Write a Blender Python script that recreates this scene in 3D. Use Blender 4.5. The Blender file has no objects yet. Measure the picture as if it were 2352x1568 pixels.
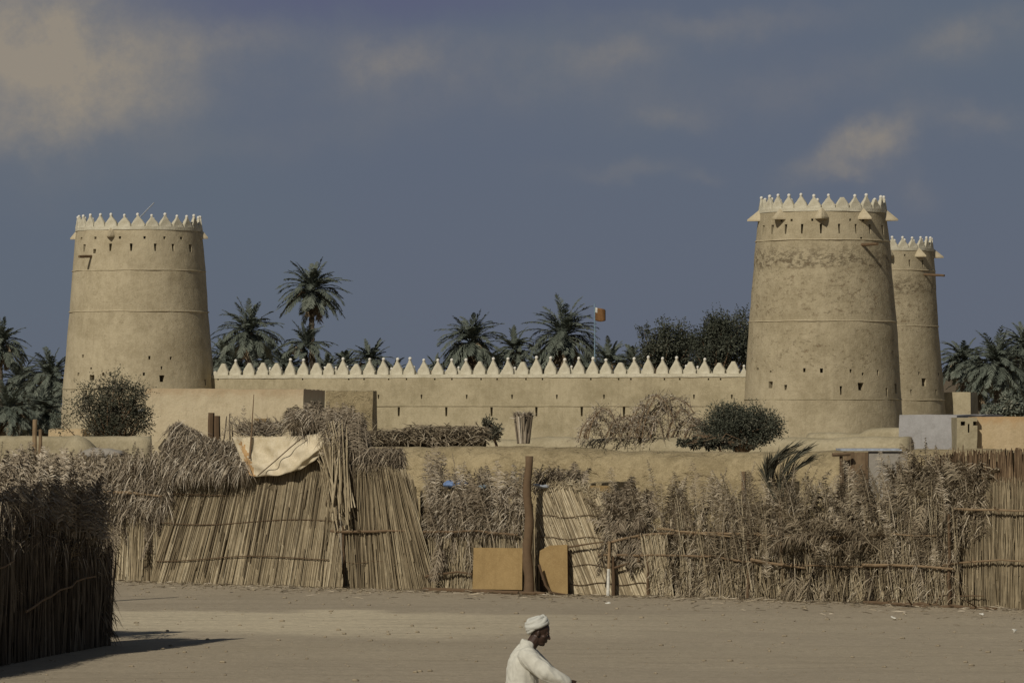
import bpy, bmesh, math, random
from mathutils import Vector, Matrix, noise
random.seed(7)
R = math.radians
scene = bpy.context.scene
COL = scene.collection
U = random.uniform

# ------------------------------------------------------------------ camera
CAM_Z, FPX = 3.8, 9800.0          # eye height; focal length in pixels of a 2352 px wide picture
PITCH = math.atan(141 / FPX)
cd = bpy.data.cameras.new("camera"); cam = bpy.data.objects.new("camera", cd); COL.objects.link(cam)
cd.lens = 150; cd.sensor_width = 36; cd.clip_start = 1; cd.clip_end = 20000
cam.location = (0, 0, CAM_Z); cam.rotation_euler = (R(90) + PITCH, 0, 0)
scene.camera = cam

def P(x, y, Y):
    """point at depth Y seen at (x, y) of the 2352 x 1568 picture"""
    a, b = x - 1176, 784 - y
    ca, sa = math.cos(PITCH), math.sin(PITCH)
    dy = FPX * ca - b * sa; dz = FPX * sa + b * ca
    k = Y / dy
    return Vector((a * k, Y, CAM_Z + dz * k))

# ------------------------------------------------------------------ node helpers
class NT:
    def __init__(s, tree): s.t = tree; s.n = tree.nodes; s.l = tree.links; s.n.clear()
    def new(s, typ, **kw):
        n = s.n.new(typ)
        for k, v in kw.items(): setattr(n, k, v)
        return n
    def put(s, sock, v):
        if isinstance(v, bpy.types.NodeSocket): s.l.new(v, sock)
        elif isinstance(v, (tuple, list)) and len(v) == 3 and sock.type == 'RGBA': sock.default_value = (*v, 1)
        else: sock.default_value = v
    def math(s, op, a, b=0.0, c=0.0, clamp=False):
        n = s.new('ShaderNodeMath', operation=op, use_clamp=clamp)
        s.put(n.inputs[0], a); s.put(n.inputs[1], b); s.put(n.inputs[2], c); return n.outputs[0]
    def mix(s, f, a, b, typ='MIX'):
        n = s.new('ShaderNodeMix', data_type='RGBA', blend_type=typ)
        s.put(n.inputs[0], f); s.put(n.inputs[6], a); s.put(n.inputs[7], b); return n.outputs[2]
    def noise(s, vec, scale, detail=3, rough=.55, out=0):
        n = s.new('ShaderNodeTexNoise'); s.put(n.inputs['Vector'], vec)
        n.inputs['Scale'].default_value = scale; n.inputs['Detail'].default_value = detail
        n.inputs['Roughness'].default_value = rough; return n.outputs[out]
    def rng(s, v, a, b, c=0.0, d=1.0, smooth=True):
        n = s.new('ShaderNodeMapRange', interpolation_type='SMOOTHSTEP' if smooth else 'LINEAR')
        s.put(n.inputs[0], v); n.inputs[1].default_value = a; n.inputs[2].default_value = b
        n.inputs[3].default_value = c; n.inputs[4].default_value = d; return n.outputs[0]
    def ramp(s, f, stops):
        n = s.new('ShaderNodeValToRGB'); s.put(n.inputs[0], f); e = n.color_ramp.elements
        while len(e) < len(stops): e.new(.5)
        for k, (p, c) in zip(e, stops): k.position = p; k.color = (*c, 1)
        return n.outputs[0]

# ------------------------------------------------------------------ world, sun, exposure
SUN_AZ, SUN_EL = R(29), R(36)     # the sun stands behind the camera's left shoulder
w = bpy.data.worlds.new("World"); scene.world = w; w.use_nodes = True
N = NT(w.node_tree)
sky = N.new('ShaderNodeTexSky', sky_type='NISHITA'); sky.sun_disc = False
sky.sun_elevation = SUN_EL; sky.sun_rotation = R(180) + SUN_AZ; sky.air_density = 1.0; sky.dust_density = .4; sky.ozone_density = 2.0
tc = N.new('ShaderNodeTexCoord'); sx = N.new('ShaderNodeSeparateXYZ'); N.l.new(tc.outputs['Generated'], sx.inputs[0])
den = N.math('MAXIMUM', N.math('ABSOLUTE', sx.outputs[1]), .05)
u0 = N.math('DIVIDE', sx.outputs[0], den); v0 = N.math('DIVIDE', sx.outputs[2], den)
cv = N.new('ShaderNodeCombineXYZ'); N.l.new(u0, cv.inputs[0]); N.l.new(v0, cv.inputs[1])
wn = N.noise(cv.outputs[0], 30, 5, .6, 1); sw = N.new('ShaderNodeSeparateXYZ'); N.l.new(wn, sw.inputs[0])
u = N.math('ADD', u0, N.math('MULTIPLY', N.math('SUBTRACT', sw.outputs[0], .5), .030))
v = N.math('ADD', v0, N.math('MULTIPLY', N.math('SUBTRACT', sw.outputs[1], .5), .022))
def blob(x, y, rx, ry, a, rot=0):
    du = N.math('SUBTRACT', u, (x - 1176) / FPX); dv = N.math('SUBTRACT', v, (925 - y) / FPX)
    c, s_ = math.cos(rot), math.sin(rot)
    p = N.math('ADD', N.math('MULTIPLY', du, c), N.math('MULTIPLY', dv, s_))
    q = N.math('SUBTRACT', N.math('MULTIPLY', dv, c), N.math('MULTIPLY', du, s_))
    p = N.math('MULTIPLY', p, FPX / rx); q = N.math('MULTIPLY', q, FPX / ry)
    r2 = N.math('ADD', N.math('MULTIPLY', p, p), N.math('MULTIPLY', q, q))
    return N.math('MULTIPLY', N.math('EXPONENT', N.math('MULTIPLY', r2, -1)), a)
tot = None
for b_ in [(80,105,215,160,1.1,0),(300,190,190,110,.6,.3),(40,290,160,50,.35,0),(500,80,260,45,.25,0),(920,125,100,55,.42,0),(1400,110,130,40,.30,0),
           (1560,258,80,28,.26,0),(1980,335,110,42,.75,.45),(1955,405,40,22,.45,0),(2250,290,110,35,.28,0),(2230,85,120,50,.3,.4),(1650,40,300,35,.2,0),
           (1420,385,130,22,.13,0),(1100,170,500,80,.16,0),(1590,410,50,16,.15,0),(2080,450,50,60,.15,0),(600,330,500,60,.08,.2),(1900,180,500,60,.10,.15)]:
    k = blob(*b_); tot = k if tot is None else N.math('ADD', tot, k)
fine = N.noise(cv.outputs[0], 55, 8, .66)
tot = N.math('MULTIPLY', tot, N.math('ADD', N.math('MULTIPLY', N.rng(fine, .28, .72), .75), .48), clamp=True)
dark = blob(800, -30, 640, 75, .55)
tint = N.mix(1.0, sky.outputs[0], (.215, .205, .245), 'MULTIPLY')
base = N.mix(.85, tint, (1.08, 1.31, 1.84))          # thin high cloud evens out the blue
base = N.mix(N.math('MINIMUM', dark, 1.0), base, (.98, 1.0, 1.85))
teal = N.rng(N.noise(cv.outputs[0], 9, 2), .42, .66)
base = N.mix(N.math('MULTIPLY', teal, .3), base, (1.16, 1.50, 1.80))
zen = N.rng(sx.outputs[2], .16, .75, 1.0, .42)          # the sky deepens towards the zenith
zc = N.new('ShaderNodeCombineXYZ'); [N.l.new(zen, zc.inputs[q]) for q in range(3)]
base = N.mix(1.0, base, zc.outputs[0], 'MULTIPLY')
colr = N.mix(tot, base, (2.85, 2.5, 2.05))
bg = N.new('ShaderNodeBackground'); N.l.new(colr, bg.inputs[0]); bg.inputs[1].default_value = .10
wo = N.new('ShaderNodeOutputWorld'); N.l.new(bg.outputs[0], wo.inputs[0])

sd = bpy.data.lights.new("sun", 'SUN'); so = bpy.data.objects.new("sun", sd); COL.objects.link(so)
sd.energy = 2.9; sd.angle = R(.5); sd.color = (1.0, .93, .82)
sv = Vector((-math.sin(SUN_AZ) * math.cos(SUN_EL), -math.cos(SUN_AZ) * math.cos(SUN_EL), math.sin(SUN_EL)))
so.rotation_euler = sv.to_track_quat('Z', 'Y').to_euler(); so.location = (0, 0, 60)
scene.view_settings.view_transform = 'Standard'; scene.view_settings.look = 'None'
scene.view_settings.exposure = 0; scene.view_settings.gamma = 1; scene.view_settings.use_curve_mapping = False
scene.render.engine = 'CYCLES'; scene.cycles.max_bounces = 5; scene.cycles.diffuse_bounces = 3

# ------------------------------------------------------------------ materials
def mat(name):
    m = bpy.data.materials.new(name); m.use_nodes = True; t = NT(m.node_tree)
    b = t.new('ShaderNodeBsdfPrincipled'); o = t.new('ShaderNodeOutputMaterial'); t.l.new(b.outputs[0], o.inputs[0])
    b.inputs['Roughness'].default_value = .9; b.inputs['Specular IOR Level'].default_value = .15
    c = t.new('ShaderNodeTexCoord'); return m, t, b, c.outputs['Object']

def mud(name, c0, c1, scale=1.0, bump=.5, stain=None, extra=None, brick=False):
    m, t, b, co = mat(name)
    big = t.noise(co, .6 * scale, 4, .6); med = t.noise(co, 3.2 * scale, 4, .6); fin = t.noise(co, 15 * scale, 3, .75)
    f = t.math('ADD', t.math('MULTIPLY', big, .45), t.math('ADD', t.math('MULTIPLY', med, .3), t.math('MULTIPLY', fin, .35)))
    col = t.mix(t.rng(f, .39, .69), c0, c1)
    rep = t.noise(co, .9 * scale, 5, .65, 0); col = t.mix(t.rng(rep, .56, .60, 0, .22), col, (c1[0] * 1.12, c1[1] * 1.12, c1[2] * 1.12))
    rep2 = t.noise(co, 1.7 * scale, 6, .7, 0); col = t.mix(t.rng(rep2, .60, .66, 0, .25), col, (c0[0] * .8, c0[1] * .78, c0[2] * .74))
    # rain streaks that run down the plaster
    mp = t.new('ShaderNodeMapping'); t.l.new(co, mp.inputs[0]); mp.inputs['Scale'].default_value = (3, 3, .22)
    st = t.noise(mp.outputs[0], 2.0, 4, .6)
    col = t.mix(t.rng(st, .5, .8, 0, .28), col, (c0[0] * .62, c0[1] * .6, c0[2] * .6))
    # fine blemishes
    sp = t.noise(co, 20 * scale, 3, .7)
    col = t.mix(t.rng(sp, .60, .74, 0, .45), col, (c0[0] * .6, c0[1] * .58, c0[2] * .55))
    h = t.math('ADD', t.math('MULTIPLY', med, 1.0), t.math('MULTIPLY', fin, .5))
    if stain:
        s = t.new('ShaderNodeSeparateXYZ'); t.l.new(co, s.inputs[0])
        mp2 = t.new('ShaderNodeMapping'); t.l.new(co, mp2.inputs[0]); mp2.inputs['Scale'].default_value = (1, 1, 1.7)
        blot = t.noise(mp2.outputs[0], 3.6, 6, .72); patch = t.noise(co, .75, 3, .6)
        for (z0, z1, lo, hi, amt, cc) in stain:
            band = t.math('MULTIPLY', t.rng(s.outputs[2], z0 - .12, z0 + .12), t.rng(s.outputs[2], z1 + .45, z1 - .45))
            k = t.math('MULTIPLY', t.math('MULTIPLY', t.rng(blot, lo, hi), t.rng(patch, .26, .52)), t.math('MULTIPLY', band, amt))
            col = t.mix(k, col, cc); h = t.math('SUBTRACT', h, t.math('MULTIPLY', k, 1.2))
    if extra: col, h = extra(t, co, col, h)
    t.put(b.inputs['Base Color'], col)
    bp = t.new('ShaderNodeBump'); bp.inputs['Strength'].default_value = bump; bp.inputs['Distance'].default_value = .06
    t.put(bp.inputs['Height'], h); t.l.new(bp.outputs[0], b.inputs['Normal'])
    return m

MUD0, MUD1 = (.325, .272, .172), (.47, .405, .27)
DARKST = (.11, .080, .048)
M_TOWER = mud("plaster_tower", MUD0, MUD1, 1, .5, stain=[(5.6, 9.6, .56, .72, .35, (.2, .15, .09))])
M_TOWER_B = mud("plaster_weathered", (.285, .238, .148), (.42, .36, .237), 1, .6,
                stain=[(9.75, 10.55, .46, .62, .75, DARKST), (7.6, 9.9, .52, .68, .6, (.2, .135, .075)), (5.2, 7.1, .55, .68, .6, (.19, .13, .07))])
M_WALL = mud("plaster_wall", (.29, .246, .152), (.42, .363, .238), 1, .4)
M_CREAM = mud("lime_wash", (.44, .40, .285), (.60, .56, .43), 1.5, .5)
M_HOOD = mud("hood_plaster", (.40, .335, .21), (.52, .45, .31), 1.5, .4)
M_WHITE = mud("white_wash", (.62, .60, .52), (.76, .73, .64), 1.5, .2)
def coursed(t, co, col, h):
    v = t.new('ShaderNodeTexVoronoi', feature='DISTANCE_TO_EDGE')
    mp = t.new('ShaderNodeMapping'); t.l.new(co, mp.inputs[0]); mp.inputs['Scale'].default_value = (1.7, 1.7, 3.4)
    wv = t.noise(co, 2.2, 3, .6, 1)
    a = t.new('ShaderNodeVectorMath', operation='ADD'); t.l.new(mp.outputs[0], a.inputs[0]); t.l.new(wv, a.inputs[1])
    t.l.new(a.outputs[0], v.inputs['Vector']); v.inputs['Scale'].default_value = 1.0
    k = t.rng(v.outputs[0], .0, .10); g = t.rng(t.noise(co, 1.6, 4), .46, .66)
    kk = t.math('MULTIPLY', t.math('SUBTRACT', 1, k), g)
    return t.mix(t.math('MULTIPLY', kk, .22), col, (.17, .13, .075)), t.math('SUBTRACT', h, t.math('MULTIPLY', kk, .6))
M_ROUGH = mud("rough_mud_wall", (.245, .195, .108), (.43, .35, .205), 1.6, 1.0, extra=coursed)
def topstain(z0, c, amt=.8):
    def f(t, co, col, h):
        s = t.new('ShaderNodeSeparateXYZ'); t.l.new(co, s.inputs[0])
        zz = t.math('ADD', s.outputs[2], t.math('MULTIPLY', t.math('SUBTRACT', t.noise(co, 2.4, 4, .7), .5), .9))
        return t.mix(t.math('MULTIPLY', t.rng(zz, z0 - .25, z0 + .15), amt), col, c), h
    return f
M_PINK = mud("pale_pink_render", (.45, .375, .24), (.57, .485, .325), 1.2, .4, extra=topstain(4.12, (.40, .27, .15), .45))
M_OCHRE = mud("ochre_render", (.42, .325, .185), (.54, .425, .26), 1.2, .4, extra=topstain(3.25, (.44, .27, .12), .6))
M_GREY = mud("grey_render", (.29, .28, .265), (.37, .36, .345), 1.2, .3)
M_GREYTAN = mud("grey_tan_render", (.27, .245, .20), (.34, .31, .26), 1.2, .3)
M_BOARD = mud("stained_ochre_board", (.26, .175, .075), (.35, .245, .11), 2.2, .2)
M_CANVAS = mud("stained_canvas", (.48, .40, .25), (.66, .58, .42), 2.0, .3)
M_RUST = mud("rust_stain", (.35, .20, .08), (.50, .33, .16), 2.0, .3)

def tinted(name, stops, rough=.85, trans=0.0):
    m, t, b, co = mat(name); a = t.new('ShaderNodeAttribute', attribute_name='tint')
    c = t.ramp(a.outputs['Fac'], stops)
    c = t.mix(t.rng(t.noise(co, 9, 2), .35, .7, 0, .3), c, tuple(x * .55 for x in stops[1][1]))
    t.put(b.inputs['Base Color'], c); b.inputs['Roughness'].default_value = rough
    if trans:
        tr = t.new('ShaderNodeBsdfTranslucent'); t.put(tr.inputs[0], c); ms = t.new('ShaderNodeMixShader'); ms.inputs[0].default_value = trans
        t.l.new(b.outputs[0], ms.inputs[1]); t.l.new(tr.outputs[0], ms.inputs[2])
        t.l.new(ms.outputs[0], [n for n in t.n if n.type == 'OUTPUT_MATERIAL'][0].inputs[0])
    return m
M_DRY = tinted("dry_frond", [(0, (.035, .026, .017)), (.35, (.175, .138, .090)), (.7, (.39, .325, .22)), (1, (.64, .56, .43))])
M_GREYDRY = tinted("weathered_frond", [(0, (.035, .027, .019)), (.35, (.19, .152, .105)), (.7, (.40, .335, .24)), (1, (.64, .57, .45))])
M_REED = tinted("reed_stalk", [(0, (.075, .055, .033)), (.35, (.25, .20, .122)), (.7, (.44, .365, .235)), (1, (.64, .56, .39))])
M_WOOD = tinted("old_wood", [(0, (.07, .045, .025)), (.4, (.15, .10, .058)), (.7, (.24, .17, .10)), (1, (.38, .28, .16))])
M_TRUNK = tinted("palm_trunk", [(0, (.05, .04, .03)), (.4, (.11, .09, .065)), (.7, (.17, .14, .10)), (1, (.25, .2, .15))])
M_PALM = tinted("palm_green", [(0, (.055, .066, .052)), (.4, (.118, .134, .104)), (.75, (.185, .20, .155)), (1, (.30, .27, .195))], .6)
M_PALMDEAD = tinted("palm_tan", [(0, (.09, .07, .045)), (.4, (.18, .14, .09)), (.7, (.27, .21, .135)), (1, (.38, .3, .19))])
M_LEAF = tinted("dark_leaf", [(0, (.034, .038, .026)), (.4, (.066, .072, .050)), (.75, (.10, .105, .074)), (1, (.17, .16, .11))], .6)
M_ACACIA = tinted("dusty_leaf", [(0, (.035, .038, .026)), (.4, (.070, .072, .048)), (.75, (.13, .12, .085)), (1, (.30, .27, .21))], .8)
M_GREENFROND = tinted("green_frond", [(0, (.04, .045, .035)), (.4, (.085, .085, .062)), (.75, (.17, .15, .10)), (1, (.32, .27, .17))])
def plain(name, c, rough=.8, var=.25, scale=14, spec=.2):
    m, t, b, co = mat(name)
    f = t.noise(co, scale, 4, .65)
    t.put(b.inputs['Base Color'], t.mix(t.rng(f, .3, .7), tuple(x * (1 - var) for x in c), tuple(min(1, x * (1 + var)) for x in c)))
    b.inputs['Roughness'].default_value = rough; b.inputs['Specular IOR Level'].default_value = spec
    bp = t.new('ShaderNodeBump'); bp.inputs['Strength'].default_value = .3; bp.inputs['Distance'].default_value = .01
    t.put(bp.inputs['Height'], f); t.l.new(bp.outputs[0], b.inputs['Normal']); return m
M_BLUE = plain("blue_plastic", (.16, .24, .42), .5); M_BLUEGREY = plain("blue_grey_tarp", (.17, .25, .31), .6)
M_STEEL = plain("pale_pipe", (.35, .38, .42), .5); M_FLAG = plain("flag_cloth", (.17, .088, .034), .8, .15)
M_PAPER = plain("pale_litter", (.62, .60, .52), .8); M_STONE = plain("field_stone", (.30, .25, .17), .9)
M_CLOTH = plain("white_cotton", (.58, .565, .48), .9, .05, 30); M_SKIN = plain("brown_skin", (.050, .028, .018), .5, .15, 20, .35)
M_CLOTH2 = plain("white_turban_cotton", (.54, .535, .47), .9, .04, 40); M_LEATHER = plain("brown_leather", (.12, .07, .04), .6)
M_HOLLOW = plain("gap_shade", (.05, .036, .024), .9)

# ------------------------------------------------------------------ mesh helpers
class G:
    def __init__(s): s.v = []; s.f = []; s.t = []; s.m = []
    def add(s, vs, fs, t=.5, m=0):
        n = len(s.v); s.v.extend(vs); s.f.extend([tuple(i + n for i in f) for f in fs]); s.t.extend([t] * len(vs)); s.m.extend([m] * len(fs))
    def obj(s, name, mt, parent=None, loc=None, smooth=False):
        me = bpy.data.meshes.new(name)
        o = Vector(loc) if loc is not None else (parent.matrix_basis.translation.copy() if parent is not None else Vector((0, 0, 0)))
        if parent is not None and parent.parent is not None: o = o + parent.parent.matrix_basis.translation
        me.from_pydata([(p[0] - o[0], p[1] - o[1], p[2] - o[2]) for p in s.v], [], s.f)
        a = me.attributes.new('tint', 'FLOAT', 'POINT'); a.data.foreach_set('value', s.t)
        for m_ in (mt if isinstance(mt, (list, tuple)) else [mt]): me.materials.append(m_)
        if any(s.m): me.polygons.foreach_set('material_index', s.m)
        if smooth: me.polygons.foreach_set('use_smooth', [True] * len(s.f))
        ob = bpy.data.objects.new(name, me); COL.objects.link(ob)
        if parent is not None: ob.parent = parent
        elif loc is not None: ob.location = loc
        return ob

def thing(name, label, cat, loc, group=None):
    o = bpy.data.objects.new(name, None); COL.objects.link(o); o.location = loc; o.empty_display_size = .3
    o['label'] = label; o['category'] = cat
    if group: o['group'] = group
    return o
def tag(o, label=None, cat=None, group=None, kind=None):
    for k, v_ in (('label', label), ('category', cat), ('group', group), ('kind', kind)):
        if v_: o[k] = v_
    return o

def tube(g, pts, r, n=4, t=.5, cap=True, m=0, flat=1.0):
    k = len(pts); rs = r if isinstance(r, (list, tuple)) else [r] * k; vs = []
    for i, p in enumerate(pts):
        d = (pts[min(i + 1, k - 1)] - pts[max(i - 1, 0)]); d = d.normalized() if d.length > 1e-9 else Vector((0, 0, 1))
        up = Vector((0, 1, 0)) if abs(d.y) < .9 else Vector((1, 0, 0))
        a = d.cross(up).normalized(); b = d.cross(a)
        for j in range(n):
            th = 2 * math.pi * (j + .5) / n
            vs.append(p + (a * math.cos(th) + b * math.sin(th) * flat) * rs[i])
    fs = [(i * n + j, i * n + (j + 1) % n, (i + 1) * n + (j + 1) % n, (i + 1) * n + j) for i in range(k - 1) for j in range(n)]
    if cap: fs += [tuple(range(n))[::-1], tuple((k - 1) * n + j for j in range(n))]
    g.add(vs, fs, t, m)
def stick(g, a, b, r, n=6, t=.5, wob=.02, seg=8, taper=.7, m=0):
    L = (b - a).length; s_ = U(0, 99)
    pts = [a.lerp(b, i / seg) + Vector((noise.noise((s_, i * .7, 0)), noise.noise((s_, i * .7, 5)), noise.noise((s_, i * .7, 9)))) * wob * L for i in range(seg + 1)]
    tube(g, pts, [r * (1 - (1 - taper) * i / seg) * U(.92, 1.08) for i in range(seg + 1)], n, t, True, m); return pts
def box(g, c, sx_, sy, sz, rot=0, t=.5, m=0, jit=0):
    ca, sa = math.cos(rot), math.sin(rot); vs = []
    for z in (-1, 1):
        for x, y in ((-1, -1), (1, -1), (1, 1), (-1, 1)):
            X, Y = x * sx_ / 2, y * sy / 2
            vs.append(Vector((c[0] + X * ca - Y * sa + U(-jit, jit), c[1] + X * sa + Y * ca + U(-jit, jit), c[2] + z * sz / 2 + U(-jit, jit))))
    g.add(vs, [(0, 3, 2, 1), (4, 5, 6, 7), (0, 1, 5, 4), (1, 2, 6, 5), (2, 3, 7, 6), (3, 0, 4, 7)], t, m)
def ball(g, c, rx, ry=None, rz=None, nu=14, nv=9, t=.5, rot=None, m=0):
    ry = ry or rx; rz = rz or rx; vs = [Vector((0, 0, -rz))]
    for i in range(1, nv):
        a = -math.pi / 2 + math.pi * i / nv
        for j in range(nu):
            b = 2 * math.pi * j / nu; vs.append(Vector((rx * math.cos(a) * math.cos(b), ry * math.cos(a) * math.sin(b), rz * math.sin(a))))
    vs.append(Vector((0, 0, rz)))
    if rot is not None: vs = [rot @ p for p in vs]
    vs = [p + Vector(c) for p in vs]; fs = [(0, 1 + (j + 1) % nu, 1 + j) for j in range(nu)]
    for i in range(nv - 2):
        for j in range(nu):
            a = 1 + i * nu; fs.append((a + j, a + (j + 1) % nu, a + nu + (j + 1) % nu, a + nu + j))
    l = 1 + (nv - 2) * nu; fs += [(l + j, l + (j + 1) % nu, len(vs) - 1) for j in range(nu)]
    g.add(vs, fs, t, m)
def leaf(g, p, d, L, wd, t=.5, drop=.25, wv=None):
    """one tapering strip with a bend"""
    if wv is None: wv = Vector((U(-1, 1), U(-1, 1), U(-1, 1)))
    s_ = d.cross(wv); s_ = s_.normalized() * wd * .5 if s_.length > 1e-6 else Vector((wd * .5, 0, 0))
    q = p + d * L * .55 + Vector((0, 0, -drop * L * .2)); e = p + d * L + Vector((0, 0, -drop * L))
    g.add([p - s_ * .7, p + s_ * .7, q + s_, q - s_, e], [(0, 1, 2, 3), (3, 2, 4)], t)
def frond(g, p, d, L, droop=.6, n=22, ll=.3, lw=.03, tl=.3, th=.8, lean=.55, rr=.018, start=.12, ldrop=.3, rt=.75, messy=.25):
    pts = [p.copy()]; d = d.normalized(); seg = 9
    dd = d.copy()
    for i in range(seg):
        dd = (dd + Vector((0, 0, -droop * .11))).normalized(); pts.append(pts[-1] + dd * L / seg)
    tube(g, pts, [rr * (1 - .75 * i / seg) for i in range(seg + 1)], 4, rt, False)
    side0 = d.cross(Vector((0, 0, 1)))
    side0 = side0.normalized() if side0.length > .05 else Vector((math.cos(L * 37), math.sin(L * 37), 0))
    if messy > .2:
        side0 = (side0 + Vector((U(-1, 1), U(-1, 1), 0)) * .8); side0 = (side0 - d * side0.dot(d)).normalized()
    for i in range(n):
        f = start + (1 - start) * (i + U(0, .8)) / n; f = min(f, .995)
        k = f * seg; a = int(k); c = pts[a].lerp(pts[a + 1], k - a); tg = (pts[a + 1] - pts[a]).normalized()
        l_ = ll * (math.sin(math.pi * min(1, .18 + .82 * f)) ** .6 * .9 + .1)
        for s_ in (-1, 1):
            dr = (tg * lean + side0 * s_ * (1 - lean * .4) + Vector((U(-1, 1), U(-1, 1), U(-1, 1))) * messy).normalized()
            leaf(g, c, dr, l_ * U(.75, 1.15), lw * U(.7, 1.3), U(tl, th), ldrop, tg.cross(side0) + Vector((U(-.5, .5), U(-.5, .5), U(-.5, .5))))

def cut(ob, g):
    """carve real recesses with the closed shapes in g (same coordinates as ob's mesh)"""
    bpy.context.view_layer.update()
    me = bpy.data.meshes.new("cutter"); me.from_pydata([tuple(v_) for v_ in g.v], [], g.f)
    co = bpy.data.objects.new("cutter", me); COL.objects.link(co); co.matrix_world = ob.matrix_world
    bm = bmesh.new(); bm.from_mesh(me); bmesh.ops.recalc_face_normals(bm, faces=bm.faces); bm.to_mesh(me); bm.free()
    bm = bmesh.new(); bm.from_mesh(ob.data); bmesh.ops.recalc_face_normals(bm, faces=bm.faces); bm.to_mesh(ob.data); bm.free()
    md = ob.modifiers.new("b", 'BOOLEAN'); md.operation = 'DIFFERENCE'; md.object = co; md.solver = 'EXACT'
    dg = bpy.context.evaluated_depsgraph_get(); dg.update()
    nm = bpy.data.meshes.new_from_object(ob.evaluated_get(dg)); ob.modifiers.clear(); old = ob.data; nm.name = old.name
    ob.data = nm; bpy.data.objects.remove(co); bpy.data.meshes.remove(me)

# ------------------------------------------------------------------ ground
def ground_z(x, y):
    return .03 * noise.noise((x * .35, y * .35, 0)) + .05 * noise.noise((x * .08, y * .08, 3)) * min(1, abs(y) / 60)
gg = G(); xs = [-4000, -900, -200, -60, -30] + [-16 + i * .5 for i in range(65)] + [30, 60, 200, 900, 4000]
ys = [-200, 0, 20, 30] + [35 + i * .5 for i in range(131)] + [110, 130, 160, 200, 300, 500, 1000, 3000, 9000]
for y in ys:
    for x in xs: gg.v.append(Vector((x, y, ground_z(x, y) if (abs(x) < 20 and 30 < y < 101) else 0)))
W_ = len(xs)
gg.f = [(j * W_ + i, j * W_ + i + 1, (j + 1) * W_ + i + 1, (j + 1) * W_ + i) for j in range(len(ys) - 1) for i in range(W_ - 1)]
gg.t = [.5] * len(gg.v); gg.m = [0] * len(gg.f)
m, t, b, co = mat("sand_ground")
s = t.new('ShaderNodeSeparateXYZ'); t.l.new(co, s.inputs[0])
n1 = t.noise(co, .35, 5, .6); n2 = t.noise(co, 2.5, 5, .65); n3 = t.noise(co, 14, 4, .75)
f = t.math('ADD', t.math('MULTIPLY', n1, .3), t.math('ADD', t.math('MULTIPLY', n2, .2), t.math('MULTIPLY', n3, .5)))
col = t.mix(t.rng(f, .36, .66), (.36, .302, .212), (.455, .386, .275))
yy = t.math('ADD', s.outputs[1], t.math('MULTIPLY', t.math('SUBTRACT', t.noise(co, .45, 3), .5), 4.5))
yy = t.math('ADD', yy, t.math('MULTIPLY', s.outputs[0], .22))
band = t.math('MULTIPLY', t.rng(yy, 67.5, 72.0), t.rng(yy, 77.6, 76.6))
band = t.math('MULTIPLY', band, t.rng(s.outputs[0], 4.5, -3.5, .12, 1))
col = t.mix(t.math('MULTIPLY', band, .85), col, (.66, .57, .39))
band2 = t.math('MULTIPLY', t.rng(yy, 60.5, 64), t.rng(yy, 69.5, 66.5))
col = t.mix(t.math('MULTIPLY', band2, .25), col, (.46, .39, .265))
grit = t.noise(co, 6, 5, .8); col = t.mix(t.rng(grit, .42, .60, .30, 0), col, (.23, .195, .14))
mpt = t.new('ShaderNodeMapping'); t.l.new(co, mpt.inputs[0]); mpt.inputs['Rotation'].default_value = (0, 0, R(64)); mpt.inputs['Scale'].default_value = (.12, 1.5, 1)
rut = t.noise(mpt.outputs[0], 1.6, 3, .5); rutk = t.math('MULTIPLY', t.rng(rut, .56, .60), t.rng(rut, .66, .62))
col = t.mix(t.math('MULTIPLY', rutk, .28), col, (.26, .215, .15))
vf = t.new('ShaderNodeTexVoronoi', feature='F1'); t.l.new(co, vf.inputs['Vector']); vf.inputs['Scale'].default_value = 1.5; vf.inputs['Randomness'].default_value = 1
foot = t.rng(vf.outputs['Distance'], .13, .07); col = t.mix(t.math('MULTIPLY', foot, .22), col, (.24, .2, .14))
peb = t.noise(co, 22, 2, .5); col = t.mix(t.rng(peb, .64, .72, 0, .35), col, (.55, .50, .40))
peb2 = t.noise(co, 9, 3, .7); col = t.mix(t.rng(peb2, .62, .74, 0, .3), col, (.18, .145, .1))
t.put(b.inputs['Base Color'], col)
bp = t.new('ShaderNodeBump'); bp.inputs['Strength'].default_value = .55; bp.inputs['Distance'].default_value = .05
t.put(bp.inputs['Height'], t.math('SUBTRACT', t.math('ADD', n2, t.math('MULTIPLY', n3, .6)), t.math('ADD', t.math('MULTIPLY', foot, .5), t.math('MULTIPLY', rutk, .4)))); t.l.new(bp.outputs[0], b.inputs['Normal'])
tag(gg.obj("ground", m, smooth=True), kind='structure')

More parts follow.
